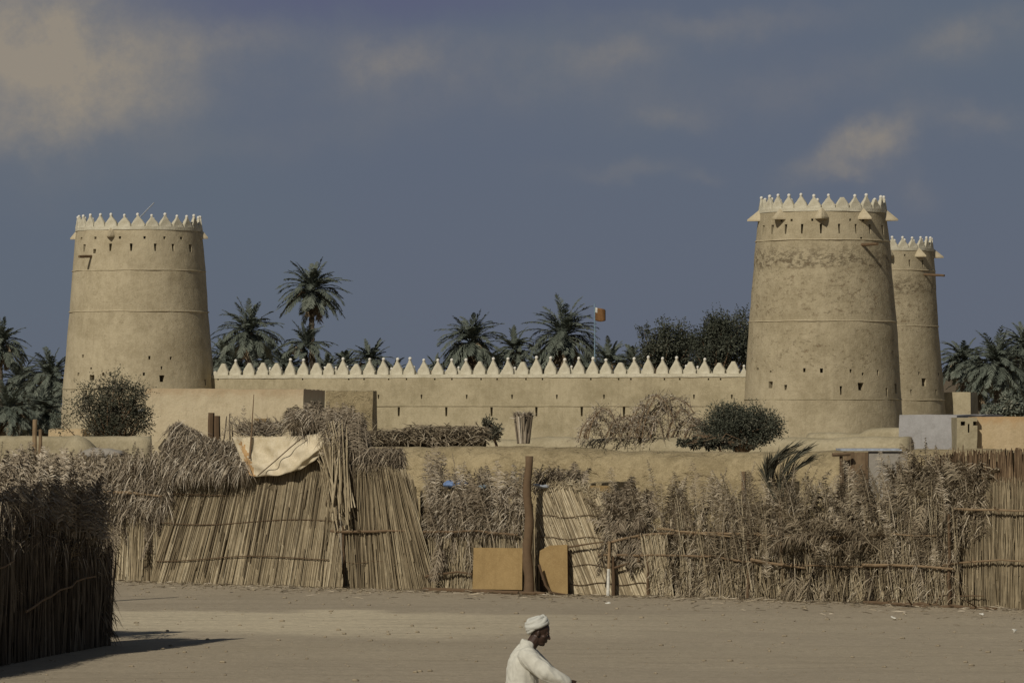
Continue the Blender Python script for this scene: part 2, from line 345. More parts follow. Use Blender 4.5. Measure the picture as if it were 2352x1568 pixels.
# ------------------------------------------------------------------ fort
def merlon_mesh(seed, w=.60, h=.66, th=.24, broken=False):
    rn = random.Random(seed); g = G(); prof = [(0, .97), (.10, 1.0), (.25, .98), (.40, .83), (.55, .63), (.70, .43), (.85, .24), (1.0, .11)]
    if broken: prof = prof[:-1]
    rings = []
    for z, k in prof:
        hw = w / 2 * k * rn.uniform(.96, 1.04); ht = th / 2 * (1 - .55 * z); ox = rn.uniform(-.008, .008)
        rings.append([Vector((ox + sx2 * hw, sy2 * ht, z * h)) for sx2, sy2 in ((-1, -.7), (-.86, -1), (.86, -1), (1, -.7), (1, .7), (.86, 1), (-.86, 1), (-1, .7))])
    vs = [p for r_ in rings for p in r_]; fs = []
    for i in range(len(rings) - 1):
        for j in range(8): fs.append((i * 8 + j, i * 8 + (j + 1) % 8, (i + 1) * 8 + (j + 1) % 8, (i + 1) * 8 + j))
    fs += [tuple(range(8))[::-1], tuple((len(rings) - 1) * 8 + j for j in range(8))]
    g.add(vs, fs); g.v = [p + Vector((.022 * noise.noise(p * 4 + Vector((seed, 0, 0))), .012 * noise.noise(p * 5 + Vector((0, seed, 0))), .015 * noise.noise(p * 6 + Vector((seed, 3, 0))))) for p in g.v]
    me = bpy.data.meshes.new("merlon"); me.from_pydata([tuple(p) for p in g.v], [], g.f); me.materials.append(M_CREAM); return me
MER = [merlon_mesh(i) for i in range(9)]; MERB = [merlon_mesh(i + 40, broken=True) for i in range(4)]
gb = G(); ball(gb, (0, 0, 0), .077, nu=12, nv=8)
BALL = bpy.data.meshes.new("finial"); BALL.from_pydata([tuple(p) for p in gb.v], [], gb.f); BALL.materials.append(M_WHITE)
BALL.polygons.foreach_set('use_smooth', [True] * len(gb.f))
def merlon(parent, local, rz, has_ball=True, sc=1.0, tilt=0, hs=None):
    hs = hs or sc; hs *= U(.90, 1.06)
    me = random.choice(MER if has_ball else MERB)
    o = bpy.data.objects.new("merlon", me); COL.objects.link(o); o.parent = parent
    o.location = local; o.rotation_euler = (0, tilt, rz); o.scale = (sc, 1, hs)
    if has_ball:
        b_ = bpy.data.objects.new("finial", BALL); COL.objects.link(b_); b_.parent = o; b_.location = (0, 0, .66 + .055)
        b_.scale = (U(.9, 1.1) / sc, 1, U(.9, 1.1) / hs)
    return o

def slot(g, c, out, w_, h_, depth=.55, taper=.35, tilt=.0):
    """closed cutter: an opening w_ x h_ that narrows downwards and runs into the wall"""
    side = Vector((-out.y, out.x, 0)); vs = []
    for dp in (.12, -depth):
        for (a, b_) in ((-1, -1), (1, -1), (1, 1), (-1, 1)):
            k = (1 - taper) if b_ < 0 else 1
            vs.append(c + out * dp + side * a * w_ / 2 * k + Vector((0, 0, b_ * h_ / 2 - (.0 if dp > 0 else tilt))))
    g.add(vs, [(0, 1, 2, 3), (7, 6, 5, 4), (0, 4, 5, 1), (1, 5, 6, 2), (2, 6, 7, 3), (3, 7, 4, 0)])

def tower(label, cx, Y, prof, rim, ledges, holes, hoods, beam, material, nm=28, skip=(), seed=0, off=0.0):
    """prof: (z, radius) from the ground up; holes: (x, y, w, h) in picture px; hoods: angles"""
    ctr = P(cx, 925, Y); ctr.z = 0; root = thing("round_tower", label, "tower", ctr, "round mud towers of the fort"); sc = FPX / Y
    def rad(z):
        for (z0, r0), (z1, r1) in zip(prof, prof[1:]):
            if z <= z1: return r0 + (r1 - r0) * (z - z0) / (z1 - z0)
        return prof[-1][1]
    g = G(); ns = 120; nz = int(rim / .16)
    for i in range(nz + 1):
        z = rim * i / nz
        for j in range(ns):
            a = 2 * math.pi * j / ns; r_ = rad(z)
            r_ += .03 * noise.noise((math.cos(a) * 2.2 + seed, math.sin(a) * 2.2, z * .8)) + .014 * noise.noise((math.cos(a) * 8, math.sin(a) * 8 + seed, z * 3))
            g.v.append(Vector((math.cos(a) * r_, math.sin(a) * r_, z)))
    g.f = [(i * ns + j, i * ns + (j + 1) % ns, (i + 1) * ns + (j + 1) % ns, (i + 1) * ns + j) for i in range(nz) for j in range(ns)]
    g.f += [tuple(range(ns))[::-1], tuple(nz * ns + j for j in range(ns))]; g.t = [.5] * len(g.v); g.m = [0] * len(g.f)
    g.v = [p + ctr for p in g.v]; body = g.obj("tower_shaft", material, root)
    cg = G()
    for (hx, hy, hw, hh) in holes:
        z = CAM_Z + (925 - hy) / sc; r_ = rad(z); sn = max(-.985, min(.985, (hx - cx) / sc / r_)); th = math.asin(sn)
        out = Vector((math.sin(th), -math.cos(th), 0)); slot(cg, out * r_ + Vector((0, 0, z)), out, hw / sc / max(.5, math.cos(th)), hh / sc, tilt=.0, taper=.45 if hh > hw * 1.8 else .15)
    cut(body, cg); body.data.polygons.foreach_set('use_smooth', [True] * len(body.data.polygons))
    try:
        md = body.modifiers.new("s", 'NODES'); body.modifiers.remove(md)
    except Exception: pass
    body.data.set_sharp_from_angle(angle=R(40))
    for (z, rr_, amp) in ledges:
        lg = G(); k = 150; ph = U(0, 50)
        pts = []
        for j in range(k + 1):
            a = 2 * math.pi * (j % k) / k; pts.append((a, z + .02 * noise.noise((math.cos(a) * 3, math.sin(a) * 3, ph)), amp * (1 + .45 * noise.noise((math.cos(a) * 14, math.sin(a) * 14, ph)))))
        for (a, zz, am) in pts[:-1]:
            for q in range(6):
                th = 2 * math.pi * q / 6; r2 = rad(z) + .01 + math.cos(th) * am; lg.v.append(ctr + Vector((math.cos(a) * r2, math.sin(a) * r2, zz + math.sin(th) * am)))
        lg.f = [(j * 6 + q, j * 6 + (q + 1) % 6, ((j + 1) % k) * 6 + (q + 1) % 6, ((j + 1) % k) * 6 + q) for j in range(k) for q in range(6)]
        lg.t = [.5] * len(lg.v); lg.m = [0] * len(lg.f); lg.obj("ledge", M_HOOD if rr_ else M_WALL, root, smooth=True)
    # parapet ring and merlons
    R1 = prof[-1][1]; pg = G(); k = 112
    for j in range(k):
        a = 2 * math.pi * j / k; wv = .02 * noise.noise((math.cos(a) * 5, math.sin(a) * 5, seed))
        for rr_, zz in ((R1 + .035, rim - .05 + wv), (R1 + .03, rim + .10 + wv), (R1 - .26, rim + .10), (R1 - .26, rim + .004)):
            pg.v.append(ctr + Vector((math.cos(a) * rr_, math.sin(a) * rr_, zz)))
    pg.f = [(j * 4 + q, j * 4 + (q + 1) % 4, ((j + 1) % k) * 4 + (q + 1) % 4, ((j + 1) % k) * 4 + q) for j in range(k) for q in range(4)]
    pg.f = [tuple(reversed(f_)) for f_ in pg.f]; pg.t = [.5] * len(pg.v); pg.m = [0] * len(pg.f); par = pg.obj("parapet", M_CREAM, root)
    for j in range(nm):
        th = 2 * math.pi * (j + off) / nm; out = Vector((math.sin(th), -math.cos(th), 0))
        merlon(root, out * (R1 - .1) + Vector((0, 0, rim + .08)), th, j not in skip, 2 * math.pi * R1 / nm / .625, U(-.06, .06), .82)
    for th in hoods:
        th = R(th); out = Vector((math.sin(th), -math.cos(th), 0)); sd_ = Vector((-out.y, out.x, 0)); c = ctr + out * (R1 - .06) + Vector((0, 0, rim - .33))
        hg = G(); w2, pr, hh = (.36, .62, .42) if nm and seed != 1 else (.25, .42, .38); bot = []
        for q in range(7):
            a = -1 + 2 * q / 6; bot.append(c + sd_ * w2 * a + out * pr * (1 - abs(a) ** 1.4))
        top = c + Vector((0, 0, hh)) + out * .10; tl = c - sd_ * .1 + Vector((0, 0, hh)); tr_ = c + sd_ * .1 + Vector((0, 0, hh))
        low = [p - Vector((0, 0, .07)) for p in bot]
        vs = bot + low + [tl, top, tr_]; fs = [(q, q + 1, q + 8, q + 7) for q in range(6)]
        fs += [(q + 1, q, 14 if q < 2 else (16 if q > 3 else 15)) for q in range(6)] + [(2, 14, 15), (15, 16, 4), (14, 0, 7, 13, 6, 16), tuple(range(7, 14))]
        hg.add(vs, fs); hg.obj("drain_hood", M_HOOD, root)
    if beam:
        bx_, by_, th, L, dz = beam; th = R(th); out = Vector((math.sin(th), -math.cos(th), 0)); z = CAM_Z + (925 - by_) / sc
        a = ctr + out * (rad(z) - .3) + Vector((0, 0, z)); e = ctr + out * (rad(z) + L) + Vector((0, 0, z + dz))
        bg_ = G(); stick(bg_, a, e, .075, 8, .4, .006, 8, .9); bg_.obj("beam", M_WOOD, root)
    return root, ctr

T1H = [(x, 551, 5.5, 6) for x in (194, 230, 288, 344, 388, 424)] + [(x, 573, 6.5, 17) for x in (202, 266, 314, 368, 407, 443)] + \
      [(202, 819, 5, 7), (357, 823, 5, 8), (404, 824, 5, 7), (223, 847, 4, 5), (384, 846, 4, 7), (191, 860, 5, 7), (252, 860, 5, 7), (345, 860, 5, 7), (225, 868, 12, 12), (385, 870, 12, 15), (477, 878, 4, 14), (228, 581, 7, 10)]
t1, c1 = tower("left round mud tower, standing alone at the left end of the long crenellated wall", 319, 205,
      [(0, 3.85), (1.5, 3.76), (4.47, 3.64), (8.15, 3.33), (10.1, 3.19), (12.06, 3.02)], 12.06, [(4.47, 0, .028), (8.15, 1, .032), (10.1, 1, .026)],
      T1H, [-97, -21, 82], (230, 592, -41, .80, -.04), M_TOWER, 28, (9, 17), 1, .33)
T2H = [(x, 511, 5, 5.5) for x in (1788, 1810, 1856, 1943, 1973)] + [(x, 531, 5.5, 22) for x in (1750, 1768, 1797, 1833, 1875, 1917, 1956, 1989, 2022)] + \
      [(1968, 553, 6, 7), (1735, 848, 4, 5), (1762, 854, 4, 4), (1836, 851, 5.5, 9), (1874, 852, 7, 10), (1941, 853, 5, 8), (1969, 860, 5, 6), (2005, 857, 5, 13),
       (1762, 884, 9, 15), (1795, 890, 6.5, 12), (1918, 897, 6, 20), (1964, 888, 14, 17), (2026, 901, 5, 20), (2050, 892, 7, 22)]
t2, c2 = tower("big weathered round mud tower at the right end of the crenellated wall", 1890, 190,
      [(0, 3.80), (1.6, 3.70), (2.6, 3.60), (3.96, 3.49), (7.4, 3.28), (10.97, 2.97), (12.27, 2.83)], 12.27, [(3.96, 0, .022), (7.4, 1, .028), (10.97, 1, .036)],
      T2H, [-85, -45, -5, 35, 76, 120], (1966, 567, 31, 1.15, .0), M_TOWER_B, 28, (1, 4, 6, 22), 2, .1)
T3H = [(2069, 590, 4, 5), (2097, 592, 4, 5), (2080, 608, 4.5, 16), (2112, 608, 4.5, 16), (2100, 858, 4, 7), (2112, 878, 11, 18), (2081, 901, 4, 13), (2143, 901, 4, 13), (2150, 860, 4, 6)]
t3, c3 = tower("rear round mud tower half hidden behind the big right tower", 2028, 235,
      [(0, 3.66), (1.6, 3.56), (3.97, 3.38), (8.0, 3.05), (11.04, 2.87), (12.16, 2.78)], 12.16, [(3.97, 1, .03), (8.0, 1, .03), (11.04, 1, .035)],
      T3H, [-40, 1, 40, 82], (2115, 632, 47, 1.35, -.1), M_TOWER_B, 28, (), 5, .5)
# pipe leaning on the parapet of the left tower
pg = G(); a = P(322, 492, 204.4); e = P(354, 466, 204.0); stick(pg, P(317, 503, 204.8), e, .035, 6, .8, .01, 6, .9)
tag(pg.obj("lean_pole", M_STEEL, loc=a), "thin pale pole sticking up slantwise above the left tower's merlons", "pole")

# front wall
A, B = P(470, 925, 204.6), P(1730, 925, 191.5); A.z = B.z = 0; WD = (B - A).normalized(); WN = Vector((WD.y, -WD.x, 0)); WL = (B - A).length; WTOP = 4.98
def wall_pt(xpx, ypx):
    k = (xpx - 1176) / FPX; s_ = (k * A.y - A.x) / (WD.x - k * WD.y); q = A + WD * s_
    return s_, q, CAM_Z + (925 - ypx) * q.y / FPX
front = thing("fort_wall", "long mud wall with a row of pointed cream merlons between the left tower and the big right tower", "wall", A)
def slabgrid(A, D, Nn, L, H, th, dx=.35, amp=.03, seed=0, topf=None):
    """closed wall solid with gently uneven faces; returns G in world coordinates"""
    g = G(); nx = max(2, int(L / dx)); nz = max(2, int(H / dx)); sec = []
    ring = [(0, z / nz) for z in range(nz + 1)] + [(.5, 1)] + [(1, 1 - z / nz) for z in range(nz + 1)]
    for i in range(nx + 1):
        s_ = L * i / nx; hh = H + (topf(s_) if topf else 0)
        for (d, z) in ring:
            p = A + D * s_ - Nn * th * d + Vector((0, 0, z * hh))
            n_ = amp * noise.noise((p.x * .5 + seed, p.y * .5, p.z * .9)) + amp * .5 * noise.noise((p.x * 2 + seed, p.y * 2, p.z * 2.4))
            g.v.append(p + Nn * n_ * (1 if d < .5 else -1))
    m_ = len(ring)
    g.f = [(i * m_ + q, (i + 1) * m_ + q, (i + 1) * m_ + (q + 1) % m_, i * m_ + (q + 1) % m_) for i in range(nx) for q in range(m_)]
    g.f += [tuple(range(m_)), tuple(nx * m_ + q for q in range(m_))[::-1]]; g.t = [.5] * len(g.v); g.m = [0] * len(g.f); return g
fb = slabgrid(A, WD, WN, WL, WTOP, .8, .3, .03).obj("wall", M_WALL, front)
cg = G()
for x in (916, 1025, 1129, 1232, 1336, 1433, 1542, 1649):
    s_, q, z = wall_pt(x, 945); slot(cg, q + Vector((0, 0, z)) - A, WN, .13, .42, .5, .3)
for x in (869, 968, 1072, 1176, 1279, 1387, 1490, 1594, 1681):
    s_, q, z = wall_pt(x, 911); slot(cg, q + Vector((0, 0, z)) - A, WN, .10, .20, .5, .5)
for x in (501, 695, 801, 836, 893, 934, 999, 1038, 1105, 1142, 1208, 1246, 1357, 1421, 1449, 1526, 1561, 1627, 1655):
    s_, q, z = wall_pt(x, 870.5); slot(cg, q + Vector((0, 0, z)) - A, WN, .08, .09, .5, .1)
cut(fb, cg)
band = slabgrid(A + WN * .035 + Vector((0, 0, 0)), WD, WN, WL, .16, .66, .25, .012)
for i, p in enumerate(band.v):
    p.z += WTOP - .01 + (.02 * noise.noise((p.x * 3, p.y * 3, 0)) if p.z < .05 else 0) + (.015 * noise.noise((p.x * 1.3, 0, 1)))
band.obj("wall_coping", M_CREAM, front)
lg = G(); nn = 110; pts = [A + WD * (WL * (.30 + .70 * i / nn)) + WN * .015 + Vector((0, 0, 3.66 + .015 * noise.noise((i * .3, 0, 0)))) for i in range(nn + 1)]
tube(lg, pts, .026, 6, .5); lg.obj("ledge", M_WALL, front)
MX = [830, 877, 928, 979, 1030, 1082, 1131, 1181, 1228, 1280, 1329, 1379, 1431, 1483, 1530, 1584, 1636, 1689, 1742, 1793, 1844, 1900, 1954, 2005, 2059, 2112, 2165, 2217, 2267, 2321, 2373, 2425, 2479, 2530, 2582, 2636, 2692, 2744]
NB = {830, 928, 979, 1030, 1181, 1228, 1329, 1793, 1954, 2321, 2582, 2692, 2744}
rzw = math.atan2(WD.y, WD.x)
for x in MX:
    s_, q, z = wall_pt(x * .6125, 860); merlon(front, q - A - WN * .18 + Vector((0, 0, WTOP + .13)), rzw + U(-.04, .04), x not in NB, U(.98, 1.06), U(-.03, .03))
# rear and side walls of the fort
for (nm_, lb, a, e) in (("fort_wall", "far rear wall of the fort, its pale merlon knobs showing through the front merlons", P(430, 925, 246), P(1990, 925, 236)),):
    a.z = e.z = 0; D = (e - a).normalized(); Nn = Vector((D.y, -D.x, 0)); L = (e - a).length; o = thing(nm_, lb, "wall", a)
    slabgrid(a, D, Nn, L, 4.95, .8, .8, .03, 9).obj("wall", M_WALL, o)
    bd = slabgrid(a + Nn * .03, D, Nn, L, .16, .66, .6, .01)
    for p in bd.v: p.z += 4.94
    bd.obj("wall_coping", M_CREAM, o); k = int(L / .66)
    for i in range(k): merlon(o, D * (i + .5) * L / k - Nn * .18 + Vector((0, 0, 5.08)), math.atan2(D.y, D.x), random.random() < .55, 1.03, 0)

# flag
fx = P(1366, 925, 226); fx.z = 0
fl = thing("flagpole", "slim pole with a small red ochre flag rising behind the crenellated wall", "flagpole", fx)
g = G(); zt = P(1366, 697, 226).z; tube(g, [fx, fx + Vector((0, 0, zt))], [.05, .028], 8, .5); g.obj("pole", M_BLUEGREY, fl)
g = G(); nx, nz = 10, 8; z1, z0 = P(0, 706, 226).z, P(0, 736, 226).z
for i in range(nx + 1):
    for j in range(nz + 1):
        s_, t_ = i / nx, j / nz; top = z1 - .10 * s_ - (.06 if s_ > .9 else 0); bot = z0 - .06 * math.sin(s_ * 3)
        g.v.append(fx + Vector((.03 + s_ * .55, .09 * math.sin(s_ * 6.5 + t_) * (s_ ** .5), bot + (top - bot) * t_)))
g.f = [(i * (nz + 1) + j, (i + 1) * (nz + 1) + j, (i + 1) * (nz + 1) + j + 1, i * (nz + 1) + j + 1) for i in range(nx) for j in range(nz)]
g.t = [.5] * len(g.v); g.m = [1 if (k // nz < 2 and k % nz > 4) else 0 for k in range(len(g.f))]
fo = g.obj("flag", [M_FLAG, M_PAPER], fl, smooth=True); sm = fo.modifiers.new("s", 'SOLIDIFY'); sm.thickness = .008

# ------------------------------------------------------------------ low mud walls and houses
def mudwall(name, label, a, e, h, th, mt, rnd=.25, amp=.05, seed=0, topf=None, cat="wall", dx=.22):
    a = a.copy(); e = e.copy(); a.z = e.z = 0; D = (e - a).normalized(); Nn = Vector((D.y, -D.x, 0)); L = (e - a).length; g = G()
    nx = int(L / dx); nz = int(h / dx); sec = [(0, z * (h - rnd) / nz) for z in range(nz + 1)]
    sec += [(th / 2 * (1 - math.cos(q * math.pi / 8)), h - rnd + rnd * math.sin(q * math.pi / 8)) for q in range(1, 8)]
    sec += [(th, (h - rnd) * (1 - z / nz)) for z in range(nz + 1)]
    for i in range(nx + 1):
        s_ = L * i / nx; dh = (topf(s_ / L) if topf else 0) + .07 * noise.noise((s_ * .7, seed, 0)) + .03 * noise.noise((s_ * 3, seed, 7))
        for d, z in sec:
            p = a + D * s_ - Nn * d + Vector((0, 0, z * (1 + dh / h)))
            am = amp * noise.noise((p.x * 1.1 + seed, p.y * 1.1, p.z * 1.6)) + amp * .6 * noise.noise((p.x * 3.5 + seed, p.y * 3.5, p.z * 5))
            g.v.append(p + Nn * am)
    m_ = len(sec); g.f = [(i * m_ + q, (i + 1) * m_ + q, (i + 1) * m_ + q + 1, i * m_ + q + 1) for i in range(nx) for q in range(m_ - 1)]
    g.f += [tuple(range(m_)), tuple(nx * m_ + q for q in range(m_))[::-1]]; g.t = [.5] * len(g.v); g.m = [0] * len(g.f)
    return tag(g.obj(name, mt, loc=a, smooth=True), label, cat)
mudwall("mud_wall", "long rough mud wall with a rounded top right behind the frond fence", P(790, 925, 112), P(2480, 925, 103), 2.62, 1.5, M_ROUGH, .55, .11, 3,
        lambda s_: .06 * math.sin(s_ * 9) + (-.16 * max(0, s_ - .85) / .15))
mudwall("mud_wall", "second lower visible mud wall behind the rough one, with the thorn bushes above it", P(820, 925, 128), P(2075, 925, 120), 2.80, .8, M_WALL, .3, .04, 8,
        lambda s_: -.06 + .10 * max(0, (s_ - .0)) )
mudwall("mud_wall", "broken stub of mud wall at the foot of the big right tower", P(1850, 925, 136), P(2070, 925, 134), 3.0, .6, M_WALL, .2, .05, 12,
        lambda s_: (-.16 if s_ < .55 else (.02 if s_ > .62 else -.16 + .18 * (s_ - .55) / .07)))
mudwall("mud_wall", "low mud wall at the left edge behind the frond fence", P(-120, 925, 118), P(345, 925, 118), 2.88, .5, M_WALL, .15, .05, 22)
# mud heap and odds at the left wall
g = G(); c = P(180, 1003, 112); ball(g, (c.x, c.y, 1.2), .75, .7, 1.78, 20, 14)
for p in g.v: p += Vector((noise.noise(p * 1.8), 0, noise.noise(p * 1.8 + Vector((9, 0, 0))))) * .09
g.v = [Vector((p.x, p.y, max(p.z, -.1))) for p in g.v]
tag(g.obj("mud_oven", M_WALL, loc=(c.x, c.y, 0), smooth=True), "rounded mud dome bulging in front of the low left wall", "mud dome")

def house(name, label, a, e, depth, h, mt, holes=(), roof=True, cat="house"):
    a = a.copy(); e = e.copy(); a.z = e.z = 0; D = (e - a).normalized(); Nn = Vector((D.y, -D.x, 0)); L = (e - a).length; o = thing(name, label, cat, a)
    g = G(); nx = max(3, int(L / .3)); ny = max(3, int(depth / .4)); nz = max(3, int(h / .3))
    per = [(L * i / nx, 0) for i in range(nx)] + [(L, depth * i / ny) for i in range(ny)] + [(L - L * i / nx, depth) for i in range(nx)] + [(0, depth - depth * i / ny) for i in range(ny)]
    def pt(x, y, z):
        p = a + D * x - Nn * y + Vector((0, 0, z)); n_ = noise.noise_vector(p * .8) * .035 + noise.noise_vector(p * 3) * .012; return p + n_
    for i in range(nz + 1):
        for x, y in per: g.v.append(pt(x, y, h * i / nz))
    k = len(per)
    for x, y in per: g.v.append(pt(min(max(x, .25), L - .25), min(max(y, .25), depth - .25), h))
    for x, y in per: g.v.append(pt(min(max(x, .25), L - .25), min(max(y, .25), depth - .25), h - .3))
    g.f = [(i * k + q, i * k + (q + 1) % k, (i + 1) * k + (q + 1) % k, (i + 1) * k + q) for i in range(nz + 2) for q in range(k)]
    g.f += [tuple(range(k))[::-1], tuple((nz + 2) * k + q for q in range(k))]; g.t = [.5] * len(g.v); g.m = [0] * len(g.f)
    w_ = g.obj("wall", mt, o)
    if holes:
        cg = G()
        for (x, z, ww, hh) in holes: slot(cg, D * x + Vector((0, 0, z)), Nn, ww, hh, .45, 0)
        cut(w_, cg)
    return o, D, Nn
hz = CAM_Z + (925 - 893) * 140 / FPX
house("mud_house", "flat roofed pale pinkish mud house between the left tower and the fort wall", P(332, 925, 140.4), P(697, 925, 140.4), 16, hz, M_PINK)
house("mud_house", "rough stone coloured block with a rounded corner joined right of the pinkish house", P(748, 925, 158), P(856, 925, 158), 5.0, CAM_Z + 28 * 157 / FPX, M_ROUGH)
house("mud_house", "low ochre ledge of a building at the foot of the left tower", P(112, 925, 150), P(190, 925, 150), 2.5, CAM_Z - 60 * 150 / FPX, M_OCHRE)
house("concrete_hut", "pale grey cube of a hut in front of the rear tower", P(2065, 925, 132), P(2198, 925, 131), 3.5, CAM_Z - 28 * 131 / FPX, M_GREY)
zb = CAM_Z - 32 * 127 / FPX
house("mud_house", "ochre rendered flat house at the right edge behind the fence", P(2240, 925, 127), P(2520, 925, 127), 2.0, zb, M_OCHRE)
house("mud_house", "narrow sand coloured block with two dark vents between the grey hut and ochre house", P(2197, 925, 126.7), P(2243, 925, 126.7), 1.5, zb - .02, M_WALL,
                   [(.19, 3.8 - 47 * 127 / FPX, .13, .12), (.60, 3.8 - 47 * 127 / FPX, .22, .12), (.36, 3.8 - 58 * 127 / FPX, .05, .26)])
house("mud_house", "small plain mud building right of the rear tower's foot", P(2160, 925, 235.4), P(2229, 925, 235), 3, CAM_Z + 24 * 235 / FPX, M_WALL)
# distant parapet with three knobs
o = thing("fort_wall", "tiny distant parapet with a few white knobs right of the rear tower", "wall", (P(2150, 925, 285).x, 285, 0))
g = G(); a = P(2150, 925, 285); e = P(2210, 925, 285); a.z = e.z = 0; z_ = P(0, 872, 285).z
slabgrid(a, (e - a).normalized(), Vector((0, -1, 0)), (e - a).length, z_, .5, .6, .02).obj("wall", M_TRUNK, o)
for x in (2164, 2176, 2187, 2200):
    b_ = bpy.data.objects.new("finial", BALL); COL.objects.link(b_); b_.parent = o; q = P(x, 866, 284.8); b_.location = q - Vector(o.location); b_.scale = (1.3, 1.3, 1.3)
# pipe beside the left house
g = G(); stick(g, P(305, 951, 139), P(328, 941, 139.2), .055, 8, .7, .003, 4, .95)
tag(g.obj("drain_pipe", M_STEEL, loc=P(305, 951, 139)), "short pale blue pipe poking out left of the pinkish house", "pipe")

# ------------------------------------------------------------------ palms and trees
def palm(x, y, Y, rpx_, label, group="date palms behind the fort", n=46, low=-30, dead=7, lean=0.0, hi=80):
    """date palm whose crown centre is seen at (x, y)"""
    c = P(x, y, Y); Rr = rpx_ * 1.08 * Y / FPX; n = int(n * 1.45); base = Vector((c.x - lean, c.y, 0)); o = thing("date_palm", label, "palm tree", base, group)
    tg_ = G(); k = 14; rt = .19 * max(.7, min(1.3, Rr / 2.2)); pts = [base.lerp(c, i / k) + Vector((math.sin(i * .45) * .05, 0, 0)) for i in range(k + 1)]
    vs = []
    for i in range(k * 5):
        a = i / (k * 5); p = base.lerp(c, a) + Vector((math.sin(a * 6) * .05, 0, 0)); r_ = rt * (1.12 - .25 * a) * (1.12 if i % 2 else .9)
        for j in range(9): th = 2 * math.pi * j / 9; vs.append(p + Vector((math.cos(th) * r_, math.sin(th) * r_, 0)))
    nn = k * 5; tg_.add(vs, [(i * 9 + j, i * 9 + (j + 1) % 9, (i + 1) * 9 + (j + 1) % 9, (i + 1) * 9 + j) for i in range(nn - 1) for j in range(9)], .45)
    tg_.obj("trunk", M_TRUNK, o)
    cr = G()
    for i in range(n):
        f = (i + .5) / n; el = R(low + (hi - low) * (1 - f) ** .85 + U(-9, 9)); az = i * 2.39996 + U(-.3, .3)
        d = Vector((math.cos(az) * math.cos(el), math.sin(az) * math.cos(el), math.sin(el)))
        L = Rr * U(.84, 1.14) * (.93 if el > R(52) else 1.06); tb = U(.1, .35) if f < .75 else U(.25, .5)
        frond(cr, c + d * .12, d, L, U(.9, 1.9) if el > 0 else U(.5, 1.2), 25, Rr * .23, .062 * Y / 260, tb, tb + .30, .85, .03, .12, .2, .35, .17)
    cr.obj("crown", M_PALM, o)
    dg = G()
    for i in range(dead):
        el = R(U(-65, -15)); az = U(0, 6.28); d = Vector((math.cos(az) * math.cos(el), math.sin(az) * math.cos(el), math.sin(el)))
        frond(dg, c + Vector((0, 0, -.15)), d, Rr * U(.5, .9), U(1.2, 2.2), 16, Rr * .22, .09, .3, .8, .6, .03, .2, .5, .5, .3)
    for i in range(5):    # fruit stalks and leaf bases
        az = U(0, 6.28); p = c + Vector((math.cos(az) * .3, math.sin(az) * .3, -.1))
        tube(dg, [p, p + Vector((math.cos(az) * .35, math.sin(az) * .35, .15)), p + Vector((math.cos(az) * .6, math.sin(az) * .6, -.25))], [.05, .07, .11], 5, U(.5, .9))
    dg.obj("dead_fronds", M_PALMDEAD, o); return o

palm(717, 672, 262, 76, "tallest date palm, its bare trunk clear against the sky left of centre", lean=-.1, n=52, low=-22)
palm(572, 768, 262, 80, "date palm close to the right side of the left tower", low=-25)
palm(703, 800, 255, 62, "young upright date palm under the tallest one", n=26, low=5, dead=3)
palm(612, 835, 275, 60, "half hidden date palm between the tower palm and the young one", n=34)
palm(515, 822, 285, 50, "date palm peeping out at the left tower's right edge", n=34)
palm(1083, 790, 258, 80, "date palm with drooping dry skirt near the middle of the wall", dead=12)
palm(1295, 775, 256, 92, "broadest date palm, directly left of the flagpole", dead=12, n=54)
palm(1182, 806, 285, 58, "smaller date palm between the two big central ones", n=34)
palm(852, 835, 280, 56, "low date palm on the right of the left palm cluster", n=34, low=-10)
palm(795, 842, 288, 42, "lowest date palm of the left cluster", n=28, low=0)
palm(1400, 835, 285, 60, "low date palm right of the flagpole", n=30, low=-5)
palm(1000, 850, 295, 34, "very low distant palm left of the central pair", n=26)
palm(1452, 836, 290, 48, "low distant palm in front of the rounded trees", n=28)
palm(905, 862, 292, 46, "very low palm right of the left cluster, barely above the merlons", n=26)
palm(660, 850, 270, 60, "bushy low palm filling the gap under the young upright palm", n=44)
palm(545, 855, 268, 58, "bushy low palm at the wall's left end beside the tower", n=44)
palm(750, 862, 276, 50, "bushy low palm right of the tallest palm's trunk", n=36)
palm(1240, 850, 270, 56, "bushy low palm between the two big central palms", n=40)
palm(1345, 855, 266, 58, "bushy low palm right under the flag", n=40)
palm(1135, 855, 268, 56, "bushy low palm right of the first big central palm", n=40)
palm(1050, 860, 272, 48, "bushy low palm left of the first big central palm", n=36)
palm(3, 795, 250, 62, "date palm cut by the left edge of the picture", "date palms left of the left tower", dead=3)
palm(118, 868, 262, 76, "date palm right against the left side of the left tower", "date palms left of the left tower")
palm(48, 880, 275, 72, "date palm half way between the left edge and the left tower", "date palms left of the left tower")
palm(100, 950, 245, 72, "low date palm with tan fronds beside the left tower's foot", "date palms left of the left tower", dead=14)
palm(18, 945, 240, 78, "low date palm in the bottom left of the grove", "date palms left of the left tower", dead=10)
palm(66, 915, 285, 60, "dark date palm in the back of the left grove", "date palms left of the left tower")
palm(2292, 842, 255, 88, "big date palm at the right edge with a bare trunk", "date palms right of the towers", dead=4, n=56)
palm(2212, 832, 268, 66, "date palm next to the rear tower's right side", "date palms right of the towers", n=44)
palm(2352, 800, 272, 62, "date palm cut by the right edge of the picture", "date palms right of the towers")
palm(2250, 878, 275, 66, "low date palm in the back of the right grove", "date palms right of the towers")
palm(2345, 885, 262, 70, "low date palm at the far right behind the ochre house", "date palms right of the towers")
palm(2190, 880, 290, 44, "small distant date palm above the plain mud building", "date palms right of the towers")

